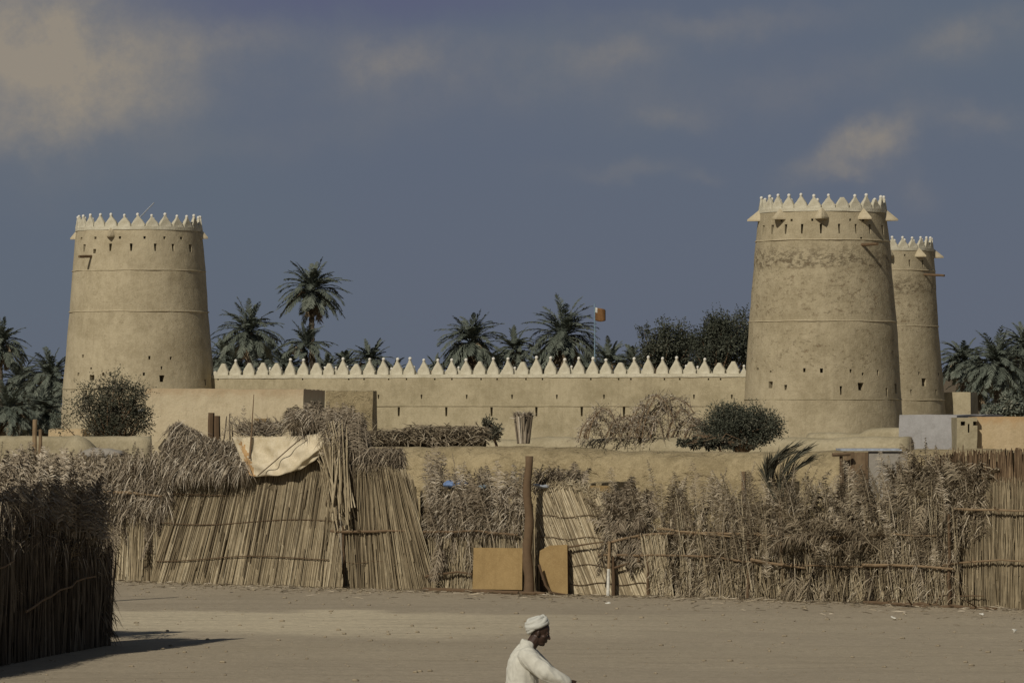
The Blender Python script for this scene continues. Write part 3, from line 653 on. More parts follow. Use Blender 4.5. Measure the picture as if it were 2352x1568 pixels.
def tree(name, label, cat, x0, x1, ytop, ybot, Y, mt, nl, lsz, nclump=26, group=None, limb=.06, seed=1, tints=(.15, .9), flat=1.0, base_z=0, wisp=5, ydep=.75, cr=(.22, .42), lumpk=.45):
    rn = random.Random(seed); a, b_ = P(x0, ybot, Y), P(x1, ytop, Y); cx_, rx = (a.x + b_.x) / 2, (b_.x - a.x) / 2; cz, rz = (a.z + b_.z) / 2, (b_.z - a.z) / 2
    base = Vector((cx_, Y, base_z)); o = thing(name, label, cat, base, group); tg_ = G(); lg_ = G(); cl = []
    for i in range(nclump):
        for _ in range(60):
            d = Vector((rn.uniform(-1, 1), rn.uniform(-1, 1), rn.uniform(-1, 1)))
            if .2 < d.length < 1: break
        k = .86; lump = 1 + lumpk * noise.noise(d * 2.5 + Vector((seed, 0, 0)))
        cl.append((Vector((cx_ + d.x * rx * k * lump, Y + d.y * rx * ydep * lump, cz + d.z * rz * k * lump)), min(rx, rz) * rn.uniform(*cr)))
    fork = Vector((cx_, Y, base_z + (cz - rz - base_z) * .8 + .2))
    if fork.z - base_z > .4: tube(tg_, [base, base.lerp(fork, .5) + Vector((.1, 0, 0)), fork], [limb * 2.2, limb * 1.8, limb * 1.5], 8, .45)
    for c, r_ in cl:
        md = fork.lerp(c, .5) + Vector((rn.uniform(-.2, .2), rn.uniform(-.2, .2), rn.uniform(-.05, .25)))
        tube(tg_, [fork, md, c], [limb, limb * .6, limb * .2], 5, .5)
    tg_.obj("trunk", M_WOOD, o); per = nl // nclump
    for ci, (c, r_) in enumerate(cl):
        tb = rn.uniform(tints[0], tints[1] - .25)
        for _ in range(per):
            d = Vector((rn.gauss(0, 1), rn.gauss(0, 1), rn.gauss(0, 1))).normalized(); p = c + d * r_ * rn.uniform(.2, 1.15) * (1 if rn.random() > .08 else 1.35)
            dd = (d + Vector((rn.uniform(-1, 1), rn.uniform(-1, 1), rn.uniform(-.6, 1)))).normalized()
            leaf(lg_, p, dd, lsz * rn.uniform(.6, 1.4), lsz * .55 * flat, min(1, tb + rn.uniform(-.1, .3)), .2)
        for _ in range(wisp):
            d = Vector((rn.gauss(0, 1), rn.gauss(0, 1), rn.gauss(.5, 1))).normalized(); e = c + d * r_ * rn.uniform(1.2, 1.7)
            for q in range(9):
                p = c.lerp(e, .45 + .55 * q / 8); leaf(lg_, p, Vector((rn.uniform(-1, 1), rn.uniform(-1, 1), rn.uniform(-.5, 1))).normalized(), lsz * .8, lsz * .4, tb, .2)
    lg_.obj("crown", mt, o); return o
tree("broadleaf_tree", "dark rounded tree left of a taller one behind the wall", "tree", 1448, 1590, 732, 880, 252, M_LEAF, 10000, .13, 44, seed=3, limb=.08, wisp=9, lumpk=.6)
tree("broadleaf_tree", "tallest dark leafy tree behind the wall beside the big right tower", "tree", 1578, 1730, 700, 880, 248, M_LEAF, 13000, .13, 54, seed=5, limb=.09, wisp=10, lumpk=.7)
tree("broadleaf_tree", "low dark leafy tree filling the gap between the two rounded trees", "tree", 1520, 1640, 762, 890, 256, M_LEAF, 7000, .13, 30, seed=33, limb=.07)
tree("broadleaf_tree", "dark leafy tree half hidden by the big right tower's left edge", "tree", 1690, 1770, 722, 880, 256, M_LEAF, 5000, .13, 22, seed=8)
tree("thorn_bush", "grey flowering bush in front of the left tower's foot", "bush", 158, 352, 872, 1045, 136, M_ACACIA, 12000, .065, 75, seed=11, limb=.045, wisp=10, tints=(.1, .95), base_z=.2, cr=(.15, .38), lumpk=.9)
tree("thorn_bush", "small grey leafy sprig standing on the mud wall left of the frond stump", "bush", 1100, 1166, 948, 1012, 124, M_ACACIA, 900, .075, 9, seed=13, limb=.025, wisp=6, tints=(.4, 1), base_z=2.3)
tree("thorn_bush", "dense dark green bush at the left foot of the big right tower", "bush", 1598, 1812, 934, 1026, 115, M_LEAF, 20000, .05, 110, seed=17, limb=.04, wisp=8, tints=(.3, 1.0), base_z=.5, ydep=.45, cr=(.35, .6), lumpk=.12)
tree("thorn_bush", "low straggly grey growth creeping along the wall under the dark green bush", "bush", 1540, 1760, 1000, 1030, 112.5, M_ACACIA, 2600, .06, 60, seed=19, limb=.02, wisp=3, tints=(.3, .9), base_z=2.1, ydep=.2)
tree("scrub_bush", "blue grey feathery bushes beside the plain mud building", "bush", 2235, 2420, 903, 985, 235, M_PALM, 9000, .16, 30, seed=23, wisp=4, tints=(.35, .9), ydep=.35)

# dry thorn hedge: arching bare branches with wispy twigs
def bare_bush(name, label, x0, x1, ybase, Y, arcs, nt, mt=M_GREYDRY, seed=2):
    rn = random.Random(seed); o = thing(name, label, "bush", P((x0 + x1) / 2, ybase + 10, Y)); g = G(); g2 = G(); tops = []
    for (xa, xb, yt, k) in arcs:
        pa, pb = P(xa, ybase, Y), P(xb, ybase - k, Y); h = P(xa, yt, Y).z
        for rep in range(3):
            j = Vector((rn.uniform(-.12, .12), rn.uniform(-.5, .5), 0)); pts = []
            for i in range(15):
                s_ = i / 14; p = pa.lerp(pb, s_) + j; zb_ = pa.z + (pb.z - pa.z) * s_; p.z = zb_ + (h - max(pa.z, pb.z)) * math.sin(math.pi * s_) ** .7 * rn.uniform(.93, 1.03) + .03 * rn.uniform(-1, 1)
                pts.append(p)
            tube(g, pts, [.022 * (1 - .6 * i / 14) for i in range(15)], 4, rn.uniform(.3, .7)); tops += pts
    for _ in range(nt):
        p = rn.choice(tops); d = Vector((rn.gauss(0, 1), rn.gauss(0, .7), rn.gauss(.1, .9))).normalized(); L = rn.uniform(.12, .42)
        q = p + d * L + Vector((0, 0, -.1 * rn.random())); tube(g2, [p, p.lerp(q, .5) + Vector((0, 0, .03)), q], [.007, .006, .004], 3, rn.uniform(.2, 1), False)
        for k in range(3): leaf(g2, p.lerp(q, rn.random()), Vector((rn.gauss(0, 1), rn.gauss(0, 1), rn.gauss(0, 1))).normalized(), rn.uniform(.04, .10), .022, rn.uniform(.1, 1), .2)
    g.obj("branches", M_WOOD, o); g2.obj("twigs", mt, o); return o
bare_bush("thorn_hedge", "tangled dry thorn hedge with a high arching branch on the mud wall", 1310, 1600, 1006, 124,
          [(1322, 1400, 955, 0), (1345, 1420, 935, 0), (1400, 1470, 955, 0), (1440, 1500, 925, 10), (1465, 1590, 890, 55), (1470, 1545, 898, 20), (1490, 1560, 930, 5), (1530, 1600, 940, 0), (1340, 1380, 970, 0), (1550, 1640, 960, 0), (1420, 1450, 975, 0), (1500, 1530, 965, 0), (1575, 1620, 975, 0), (1455, 1480, 950, 0)], 1500)

# palm scrub mass beyond, closing the horizon under the separate palms
g = G(); rn = random.Random(4)
for i in range(1500):
    x = rn.uniform(-48, 48); Y = rn.uniform(292, 340)
    if -24 < x < 24 and rn.random() < .5: continue
    hgt = rn.uniform(2.5, 5.2) + .9 * noise.noise((x * .15, 0, 0)); c = Vector((x, Y, hgt * rn.uniform(.25, 1)))
    for k in range(4):
        el = R(rn.uniform(-20, 75)); az = rn.uniform(0, 6.28); d = Vector((math.cos(az) * math.cos(el), math.sin(az) * math.cos(el), math.sin(el)))
        frond(g, c, d, rn.uniform(1.0, 1.9), 1.1, 9, .38, .10, .1, .6, .6, .03, .15, .25, .3, .15)
tag(g.obj("palm_grove", M_PALM), "dense far mass of palm scrub closing the horizon", "palm grove", kind='stuff')

# ------------------------------------------------------------------ reed and frond fences
def YF(x): return 90.8 - (x - 350) * 12.4 / 2002
def pw(x, y, dy=0.0): return P(x, y, YF(x) + dy)
def interp(tb, x):
    for (x0, y0), (x1, y1) in zip(tb, tb[1:]):
        if x <= x1: return y0 + (y1 - y0) * max(0, (x - x0) / (x1 - x0))
    return tb[-1][1]
def reeds(g, x0, x1, top, n, lean=0.0, dy=0.0, r=(.010, .017), t0=.2, t1=.95, back=0.0, bot=None, jit=.12, fan=None, lj=.03):
    """upright stalks; lean = px the top lies right of the foot (or a function of x)"""
    n = int(n * 2.3)
    for i in range(n):
        x = x0 + (x1 - x0) * (i + U(0, 1)) / n; ln = (fan(x) if fan else lean) * U(.93, 1.07) + U(-6, 6)
        Yb = YF(x) + dy + U(-.04, .04); a = P(x, 925, Yb); a.z = -.03 if bot is None else P(x, bot(x), Yb).z
        xt = x + ln; yt = interp(top, xt) + U(-jit, jit) * 60; b_ = P(xt, yt, Yb + back)
        if U(0, 1) < .35: b_ = a.lerp(b_, U(.55, 1))
        if U(0, 1) < .25: a = a.lerp(b_, U(.0, .5)); a.y -= .03
        m_ = a.lerp(b_, .5) + Vector((U(-lj, lj), U(-lj, lj) * .6, 0))
        rr = U(*r) * .56; tube(g, [a, m_, b_], [rr * 1.15, rr, rr * .75], 4, (t0 + (t1 - t0) * .45 * (1 + noise.noise((x * .06, t0 * 9, 0)))) + U(-.25, .3), False)
def shag(g, pts_fn, n, L=(.2, .45), wd=(.012, .026), t0=.15, t1=1.0, down=.8, out=.5, sidej=.6, drop=.35):
    for _ in range(n):
        p = pts_fn(); d = Vector((U(-sidej, sidej), -U(0, out), -down * U(.2, 1) + (U(0, .5) if U(0, 1) < .2 else 0))).normalized()
        leaf(g, p, d, U(*L), U(*wd), U(t0, t1), drop)
def fronds(g, x0, x1, ylo, yhi, n, L=(1.0, 1.7), dy=0.0, t0=.1, t1=.9, ang=22, nl=24, ll=.26, lw=.022, up=1.0, droop=(.1, .9), hang=.45):
    for i in range(n):
        x = U(x0, x1); y = U(ylo(x), yhi(x)); p = pw(x, y, dy + U(-.12, .05)); a = R(U(-ang, ang)); sg = up if U(0, 1) < .8 else -up
        d = Vector((math.sin(a), U(-.22, .12), math.cos(a) * sg)); tb = U(t0, t1 - .25)
        frond(g, p, d, U(*L), U(*droop), nl, ll * U(.8, 1.25), lw, tb, tb + .3, .5, .013, .25, hang, U(.3, .9), .32)
def rail(name, pts, parent, r=.022, dy=-.2, t=.7, wob=.012):
    g = G(); q = [pw(x, y, dy) for x, y in pts]; out = []
    for a, b_ in zip(q, q[1:]):
        k = max(2, int((b_ - a).length / .25))
        for i in range(k): out.append(a.lerp(b_, i / k) + Vector((0, U(-wob, wob), U(-wob, wob))))
    out.append(q[-1]); n = len(out); tube(g, out, [r * U(.85, 1.15) * (1 - .35 * i / n) for i in range(n)], 6, t)
    if n > 8:                                         # cord lashings
        for i in range(3, n - 1, 5):
            p = out[i]
            for k in range(5): leaf(g, p + Vector((0, -.02, 0)), Vector((U(-1, 1), U(-.6, 0), U(-1, 1))).normalized(), .11, .02, U(.2, .9), .2)
    return g.obj(name, M_WOOD, parent)
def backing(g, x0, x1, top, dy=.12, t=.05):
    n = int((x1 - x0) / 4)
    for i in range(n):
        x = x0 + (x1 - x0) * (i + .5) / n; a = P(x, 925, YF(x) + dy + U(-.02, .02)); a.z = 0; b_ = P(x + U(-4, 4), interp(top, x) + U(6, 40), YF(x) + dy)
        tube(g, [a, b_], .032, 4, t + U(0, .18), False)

# A: shaggy frond fence at the left, with a reed foot
F = thing("frond_fence", "shaggy grey frond fence with a reed foot at the left of the reed hut", "fence", P(190, 1345, 93.0))
def YA(x): return YF(x)
topA = [(-60, 1042), (60, 1040), (150, 1030), (230, 1028), (300, 1036), (390, 1024)]
g = G(); backing(g, -60, 388, topA); reeds(g, -40, 388, [(-60, 1120), (400, 1120)], 300, 4, t0=.2, t1=.9); reeds(g, 230, 388, [(-60, 1160), (400, 1160)], 110, 6, -.1, (.012, .019)); g.obj("reed_wall", M_REED, F)
g = G()
def pA():
    x = U(-60, 388); tp = interp(topA, x); y = tp + 4 + (U(0, 1) ** .8) * (135 if x > 230 else 260); return pw(x, y, -.12 - .12 * U(0, 1) - .2 * max(0, 1 - (y - tp) / 60) * U(0, 1))
shag(g, pA, 5600, (.16, .42), (.010, .022), .05, 1.0)
fronds(g, 235, 380, lambda x: 1120, lambda x: 1160, 34, (.8, 1.15), -.1, .0, .8, 12, 30, .2, .016)
fronds(g, -40, 240, lambda x: 1110, lambda x: 1150, 40, (.7, 1.0), -.1, .1, .9, 14, 28, .2, .016)
fronds(g, -50, 380, lambda x: 1130, lambda x: 1230, 26, (.6, 1.1), -.15, .2, 1, 30, 20, .2)
g.obj("frond_thatch", M_GREYDRY, F); rail("rail", [(240, 1130), (300, 1131), (372, 1139)], F, .035, -.33, .75)
rail("rail", [(-40, 1160), (180, 1150)], F, .025, -.3, .6)

# B: reed hut with leaning wall and thatch ridge
H = thing("reed_hut", "reed hut whose slanting wall of stalks leans back under a thatch ridge", "hut", pw(570, 1340))
topB = [(380, 1088), (500, 1072), (560, 1040), (640, 1020), (740, 1012), (840, 1010)]
g = G(); g2 = G()
def fanB(x): return 55 - 85 * (x - 345) / 445
for i in range(1750):
    xb = U(262, 790); dx = 84 - 40 * max(0, (xb - 345)) / 445 + U(-5, 5); s0 = max(0, (345 - xb) / max(1, dx - 55)) if xb < 345 else 0
    s1 = min(1, (790 - xb) / (dx + 30)) if xb + dx > 760 else 1
    if s1 - s0 < .06: continue
    if U(0, 1) < .3: s1 = s0 + (s1 - s0) * U(.4, .95)
    if U(0, 1) < .2: s0 = s0 + (s1 - s0) * U(.05, .5)
    xt = xb + dx; yt = interp(topB, xt) + U(-10, 6); lay = U(0, .05); a = pw(xb, 925, -.55 + lay); a.z = -.03; b_ = P(xt, yt, YF(xt) + .25 + lay)
    p0, p1 = a.lerp(b_, s0), a.lerp(b_, s1); m_ = p0.lerp(p1, .5) + Vector((U(-.010, .010), U(-.012, .012), 0)); rr = U(.0045, .0088)
    tube(g, [p0, m_, p1], [rr * 1.15, rr, rr * .8], 4, (.42 + .25 * noise.noise((xb * .04, 0, 0)) + .2 * noise.noise((xb * .3, 5, 0))) + U(-.3, .42), False)
for i in range(70):      # darker stems standing proud of the others
    x = U(350, 745); xt = min(x + 80 - 40 * (x - 345) / 445, 768); a = pw(x, 925, -.6); a.z = 0; b_ = P(xt, interp(topB, xt), YF(xt) + .2); s0, s1 = sorted((U(0, 1), U(0, 1)))
    tube(g, [a.lerp(b_, s0), a.lerp(b_, s1)], .011, 4, U(0, .25), False)
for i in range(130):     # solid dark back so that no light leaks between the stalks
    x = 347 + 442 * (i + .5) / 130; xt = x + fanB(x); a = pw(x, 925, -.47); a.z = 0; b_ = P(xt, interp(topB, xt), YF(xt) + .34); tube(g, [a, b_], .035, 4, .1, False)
g.obj("reed_wall", M_REED, H)
for yb, wv in ((1136, 3), (1200, 5), (1283, 5)):
    g = G(); pts = []
    for i in range(40):
        x = 372 + (770 - 372) * i / 39 - (yb - 1136) * .10; s_ = (1340 - yb) / 265; y = yb + wv * math.sin(i * .16 + yb) - i * .08
        Yb = YF(x) - .62 + .8 * s_; pts.append(P(x, y, Yb))
    tube(g, pts, .011, 5, .25); g.obj("binding_cord", M_WOOD, H)
g = G(); thT = [(392, 972), (410, 962), (440, 978), (480, 1000), (545, 1012), (560, 1015)]
def pB():
    x = U(388, 566); t_ = interp(thT, x); bt = 1086 - (x - 388) * .05; y = t_ + (bt - t_) * U(0, 1) ** .9; k = (y - t_) / (bt - t_); return P(x, y, YF(x) + .25 - .55 * k - .1 * U(0, 1))
shag(g, pB, 4200, (.18, .40), (.010, .021), .1, 1.0, .9, .5, .5)
for i in range(60):
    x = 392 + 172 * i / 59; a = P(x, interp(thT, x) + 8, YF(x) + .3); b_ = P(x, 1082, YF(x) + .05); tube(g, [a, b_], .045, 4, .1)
g.obj("thatch_ridge", M_GREYDRY, H)
g = G(); shag(g, lambda: P(U(380, 398), U(1010, 1090), YF(385) - .1 * U(0, 1)), 260, (.15, .3)); g.obj("thatch_edge", M_GREYDRY, H)
for x, yt, yb in ((484, 948, 1010), (498, 955, 1010)):
    g = G(); stick(g, P(x, yb + 40, YF(x) + .4), P(x + 1, yt, YF(x) + .4), .075, 7, .25, .01, 6, .9); g.obj("post", M_WOOD, H)
g = G()
for x, y0, y1 in ((513, 955, 1020), (528, 950, 1010), (535, 968, 1015)): stick(g, P(x, y1, YF(x) + .3), P(x + U(-5, 8), y0, YF(x) + .3), .02, 5, .35)
shag(g, lambda: P(U(545, 650), U(975, 1003), YF(600) + .3 + .2 * U(0, 1)), 620, (.15, .34), (.010, .02), .2, 1, -.5, .2, .9, .1)
for _ in range(9): frond(g, P(U(500, 640), 1005, YF(580) + .4), Vector((U(-.5, .6), 0, 1)), U(.4, .7), .5, 14, .14, .012, .3, 1, .6, .008)
g.obj("frond_tips", M_GREYDRY, H)
g = G(); box(g, P(600, 977, YF(600) + .6), .27, .10, .26, .1, jit=.02); tag(g.obj("ochre_crate", M_BOARD, loc=P(600, 990, YF(600) + .6)), "small ochre box end showing above the canvas sheet", "box")
g = G(); pts = [P(573, 1052, YF(573) - .42), P(578, 990, YF(575) - .1), P(583, 906, YF(583))]; tube(g, pts, [.022, .016, .009], 6, .5)
tag(g.obj("thin_pole", M_WOOD, loc=pts[0]), "thin pole rising in front of the pinkish house from the canvas sheet", "pole")

# canvas sheet hung over the hut
edgeT = [(533, 1002), (545, 1004), (600, 1004), (660, 1002), (700, 999), (735, 995), (744, 1000)]
edgeB = [(533, 1004), (568, 1090), (590, 1094), (640, 1091), (690, 1078), (724, 1056), (744, 1038)]
g = G(); nx, ny = 56, 22
for i in range(nx + 1):
    x = 533 + (748 - 533) * i / nx
    for j in range(ny + 1):
        k = j / ny; yt = interp(edgeT, x); yb = max(yt + 2, interp(edgeB, x)); y = yt + (yb - yt) * k
        xx = x + (6 * math.sin(k * 3) if i == nx else 0)
        fold = .045 * math.sin((x - y * .9) * .10) * (.3 + k) + .10 * math.exp(-((x - 572 - (y - 1000) * .12) / 9) ** 2) + .03 * noise.noise((x * .03, y * .05, 0)) * 2
        fold += .07 * math.exp(-(((x - 720) + (y - 1040) * 1.2) / 7) ** 2) + .05 * math.exp(-(((x - 690) + (y - 1060) * 1.5) / 8) ** 2)
        g.v.append(P(xx, y, YF(x) + .02 - (y - 1000) * .0030 - fold * 1.2 - .04 * math.sin(math.pi * k) - .30 * math.exp(-((x - 536) / 22) ** 2)))
g.f = [(i * (ny + 1) + j, i * (ny + 1) + j + 1, (i + 1) * (ny + 1) + j + 1, (i + 1) * (ny + 1) + j) for i in range(nx) for j in range(ny)]
g.t = [.5] * len(g.v)
g.m = [1 if (abs((533 + 215 * (q // ny) / nx) - (545 + (q % ny) * 1.5)) < 5 + 5 * abs(math.sin(q * 2.3)) and (q % ny) > 6 + 3 * math.sin(q * .7)) else 0 for q in range(len(g.f))]
cv_ = g.obj("canvas_sheet", [M_CANVAS, M_RUST], loc=pw(640, 1050), smooth=True); cv_.modifiers.new("s", 'SOLIDIFY').thickness = .012
tag(cv_, "dirty cream canvas sheet with rusty edge draped over the reed hut's top", "tarpaulin")
g = G(); a = P(632, 1058, YF(632) - .58); a = P(632, 1058, YF(632) - .36); tube(g, [P(592, 1092, YF(592) - .46), a, P(668, 1026, YF(668) - .26), P(700, 1000, YF(700) - .14)], .012, 5, .25)
tag(g.obj("rope", M_WOOD, loc=a), "dark rope running diagonally across the canvas sheet", "rope")

# C: tall bundle of fronds between hut and fence
Bn = thing("frond_bundle", "tall bundle of grey dry fronds standing upright right of the canvas", "frond bundle", pw(775, 1340))
g = G(); g2 = G()
for i in range(70):
    x = U(664, 838); yt = interp([(660, 945), (690, 928), (740, 922), (800, 930), (825, 945), (850, 985)], x) + U(-6, 16)
    if x < 745: y0, L, dl = U(985, 1000), .55, .2
    else: y0, L, dl = U(1030, 1070), U(.9, 1.2), .35
    yo = .35 if x < 745 else 0; a = P(x + U(-4, 12), y0, YF(x) + yo + U(-.35 if not yo else -.1, .25)); b_ = P(x, yt, YF(x) + yo); d = b_ - a
    frond(g, a, d, d.length, .15, 26, .24, .02, *(lambda q: (q, q + .45))(U(.1, .55)), .55, .014, .15, .45, .6, .3)
for i in range(46):
    x = U(738, 800); xb = U(755, 815) if U(0, 1) < .7 else U(770, 800); a = P(x + U(-12, 6), U(960, 1060), YF(x) - .3); b_ = P(xb + 6, U(1150, 1225), YF(x) - .52)
    tube(g2, [a, a.lerp(b_, .5) + Vector((U(-.03, .03), 0, 0)), b_], [.010, .014, .018], 4, U(.15, .85), False)
shag(g, lambda: (lambda x: P(x, U(945, 1005) if x > 745 else U(938, 978), YF(750) + (.3 if x < 745 else -.1) + .25 * U(-1, 1)))(U(668, 835)), 1400, (.14, .34), (.010, .02), .15, 1, .6, .3, .7)
shag(g, lambda: P(U(780, 845), U(990, 1060), YF(810) - .2 * U(0, 1)), 700, (.14, .34), (.010, .02), .05, .8, .9, .3, .6)
g.obj("frond_tops", M_GREYDRY, Bn); g2.obj("stalks", M_REED, Bn)
g = G()
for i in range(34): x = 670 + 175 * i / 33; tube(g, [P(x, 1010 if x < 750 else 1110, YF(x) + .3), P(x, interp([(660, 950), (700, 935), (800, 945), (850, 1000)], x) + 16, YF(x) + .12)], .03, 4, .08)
g.obj("core", M_GREYDRY, Bn)

# D: reed fence with one rail
D1 = thing("reed_fence", "pale reed fence panel with fanned stalks between the hut and the frond fence", "fence", pw(885, 1350))
topD = [(770, 1085), (820, 1072), (880, 1070), (930, 1085), (990, 1130)]
g = G(); backing(g, 786, 1000, topD); reeds(g, 790, 1000, topD, 230, fan=lambda x: -8 - 42 * max(0, (x - 850) / 130), t0=.25, t1=1); reeds(g, 800, 1010, topD, 90, fan=lambda x: -14 - 60 * max(0, (x - 850) / 150), dy=-.08, r=(.012, .019), t0=.05, t1=.8); g.obj("reed_wall", M_REED, D1)
for yb in (1290,):
    g = G(); tube(g, [pw(795 + i * 10, yb + 3 * math.sin(i * .7), -.13) for i in range(20)], .008, 4, .3); g.obj("binding_cord", M_WOOD, D1)
g = G(); shag(g, lambda: pw(U(833, 926), U(1024, 1066), -.05 + .3 * U(-1, 1)), 1100, (.14, .32), (.010, .02), .05, .8, .75, .3, .6)
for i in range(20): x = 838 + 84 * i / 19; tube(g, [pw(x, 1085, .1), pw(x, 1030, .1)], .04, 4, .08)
g.obj("thatch_cap", M_GREYDRY, D1)
rail("rail", [(760, 1220), (830, 1219), (920, 1219), (1010, 1221), (1100, 1219), (1190, 1228)], D1, .03, -.24, .5)
g = G(); stick(g, pw(789, 1345, -.2), pw(788, 1205, -.2), .03, 6, .3); g.obj("post", M_WOOD, D1)

# E: frond fence left of the big post
E1 = thing("frond_fence", "herringbone frond fence stretch left of the big post, boards at its foot", "fence", pw(1090, 1355))
topE = [(975, 1100), (985, 1062), (1010, 1050), (1030, 1075), (1080, 1105), (1150, 1100), (1200, 1095), (1250, 1080), (1300, 1075), (1340, 1105)]
g = G(); backing(g, 985, 1240, [(980, 1110), (1240, 1130)]); reeds(g, 975, 1240, [(970, 1180), (1240, 1180)], 170, -5, dy=-.05, t0=.15, t1=.9); reeds(g, 990, 1100, [(970, 1235), (1240, 1235)], 80, 12, dy=-.12, t0=.2, t1=.9, lj=.08); g.obj("reed_wall", M_REED, E1)
g = G(); fronds(g, 985, 1200, lambda x: 1180, lambda x: 1250, 60, (.7, 1.35), -.1, .15, 1, 16, 26, .23, .02, 1, (.1, .8), .5)
shag(g, lambda: pw(U(980, 1205), U(1115, 1225), -.18 * U(0, 1) - .05), 1700, (.12, .3), (.009, .02), .05, 1, .6, .4, .9)
for x, yt in ((990, 1005), (996, 1020), (1010, 1040), (1018, 1045), (1060, 1062), (1100, 1075), (1118, 1072), (1142, 1080), (1160, 1085), (1180, 1090), (985, 1040), (1005, 1060), (1128, 1085)):
    a = pw(x, 1150, -.05); b_ = pw(x + U(-8, 8), yt, 0); frond(g, a, b_ - a, (b_ - a).length * 1.05, .25, 28, .2, .02, .15, .8, .5, .014, .1, .5, .6, .3)
g.obj("frond_thatch", M_GREYDRY, E1)
g = G(); fronds(g, 1225, 1335, lambda x: 1125, lambda x: 1150, 16, (.35, .62), .25, .05, .7, 26, 26, .2, .02); shag(g, lambda: pw(U(1225, 1335), U(1075, 1120), .25), 700, (.12, .3), (.01, .02), .05, .8, .6, .3, .8)
g.obj("frond_heap", M_GREYDRY, E1)
rail("rail", [(977, 1325), (1005, 1317), (1050, 1314), (1085, 1318)], E1, .03, -.3, .3)
for (lb, xa, xb, ya, r_) in (("weathered fallen branch lying along the foot of the fence left of the post", 975, 1190, 1350, .05), ("split log lying in front of the boards beside the big post", 1100, 1252, 1355, .045)):
    g = G(); a, b_ = pw(xa, ya, -.4), pw(xb, ya + 6, -.6); a.z = b_.z = r_ * .8; a.y -= .35; b_.y -= .35; stick(g, a, b_, r_, 8, .35, .012, 10, .8); tag(g.obj("fallen_log", M_WOOD, loc=a), lb, "log", "logs on the ground by the fence")

# big post, ochre boards
g = G(); n = 18; a = pw(1213, 1345, -.66); a.z = -.1; b_ = pw(1213, 1047, -.66)
pts = [a.lerp(b_, i / n) + Vector((.025 * math.sin(i * .8), 0, 0)) for i in range(n + 1)]
tube(g, pts, [(.108 - .028 * i / n) * U(.90, 1.08) for i in range(n + 1)], 10, .38); pt_ = g.obj("wooden_post", M_WOOD, loc=a, smooth=True)
tag(pt_, "thick rough wooden post standing between the two ochre boards", "post")
def board(label, poly, dy, name="ochre_board"):
    g = G(); f_ = [pw(x, y, dy + (1365 - y) * .001) for x, y in poly]; k = [p + Vector((0, .025, 0)) for p in f_]; n = len(poly)
    g.add(f_ + k, [tuple(range(n)), tuple(range(n, 2 * n))[::-1]] + [(i + n, (i + 1) % n + n, (i + 1) % n, i) for i in range(n)]); return tag(g.obj(name, M_BOARD, loc=f_[0]), label, "board", "ochre boards leaning on the fence")
board("rectangular ochre board leaning on the fence left of the thick post", [(1085, 1352), (1199, 1354), (1200, 1258), (1088, 1257)], -.46)
board("ochre board with a cut off lower corner right of the thick post", [(1272, 1362), (1304, 1366), (1303, 1250), (1262, 1252), (1240, 1264), (1238, 1285), (1245, 1330)], -.42)
g = G(); pts = [pw(1238, 1296, -.6), pw(1246, 1322, -.62), pw(1254, 1345, -.66), pw(1266, 1360, -.7), pw(1298, 1364, -.8)]; pts[-1].z = .03; tube(g, pts, [.028, .026, .025, .024, .015], 7, .12)
tag(g.obj("bent_stick", M_WOOD, loc=pts[2]), "dark bent stick beside the right ochre board's cut corner", "stick")

# F: rounded reed mat fence
F1 = thing("reed_fence", "rounded reed mat panel with slanting stalks right of the thick post", "fence", pw(1370, 1368))
topF = [(1225, 1135), (1250, 1120), (1280, 1110), (1310, 1110), (1350, 1118), (1390, 1135), (1420, 1170), (1450, 1210), (1500, 1262), (1520, 1290)]
g = G()
for rep, (n, dy, t0, t1) in enumerate(((260, 0, .2, .9), (230, -.05, .15, .95))):
    for i in range(n):
        x = 1232 + 300 * (i + U(0, 1)) / n; a = pw(min(x + 45, 1510), 925, dy + U(-.03, .03)); a.z = 0; xb = min(x + 45, 1510)
        xt = xb - 105 * U(.85, 1.1); a = pw(xb, 1372, dy); a.z = -.02
        if xt < 1232: f_ = (xb - 1232) / (xb - xt); 
        else: f_ = 1
        yt = interp(topF, max(xt, 1232)); full = pw(xt, yt, dy); b_ = a.lerp(full, f_)
        tube(g, [a, a.lerp(b_, .5) + Vector((U(-.02, .02), U(-.03, .03), 0)), b_], [.015, .013, .009], 4, U(t0, t1), False)
for i in range(120):
    x = U(1236, 1400); a = pw(x, U(1200, 1372), -.02); b_ = pw(x + U(-60, -25), U(1120, 1200), -.02)
    if b_.x < pw(1234, 1300).x: continue
    tube(g, [a, b_], .012, 4, U(.2, 1), False)
backing(g, 1236, 1500, topF, .14, .12); g.obj("reed_wall", M_REED, F1)
g = G()
def pF(): x = U(1245, 1400); return pw(x, interp(topF, x) + U(-2, 14), -.03 + .1 * U(-1, 1))
shag(g, pF, 500, (.08, .18), (.01, .018), .4, 1, -.6, .2, .8, .1); g.obj("frayed_top", M_REED, F1)
for yb in (1185, 1235, 1298, 1340):
    g = G(); tube(g, [pw(1240 + i * 9 + (yb - 1185) * .0, yb + 3 * math.sin(i * .6 + yb), -.09) for i in range(28)], .008, 4, .2); g.obj("binding_cord", M_WOOD, F1)
rail("rail", [(1300, 1257), (1335, 1250), (1400, 1244)], F1, .022, -.25, .35)
rail("rail", [(1408, 1305), (1440, 1295), (1470, 1287)], F1, .024, -.25, .3)
g = G(); stick(g, pw(1304, 1368, -.22), pw(1304, 1252, -.22), .03, 6, .3, .006); g.obj("post", M_WOOD, F1)
g = G(); stick(g, pw(1409, 1368, -.28), pw(1407, 1240, -.26), .045, 7, .22, .006); g.obj("post", M_WOOD, F1)
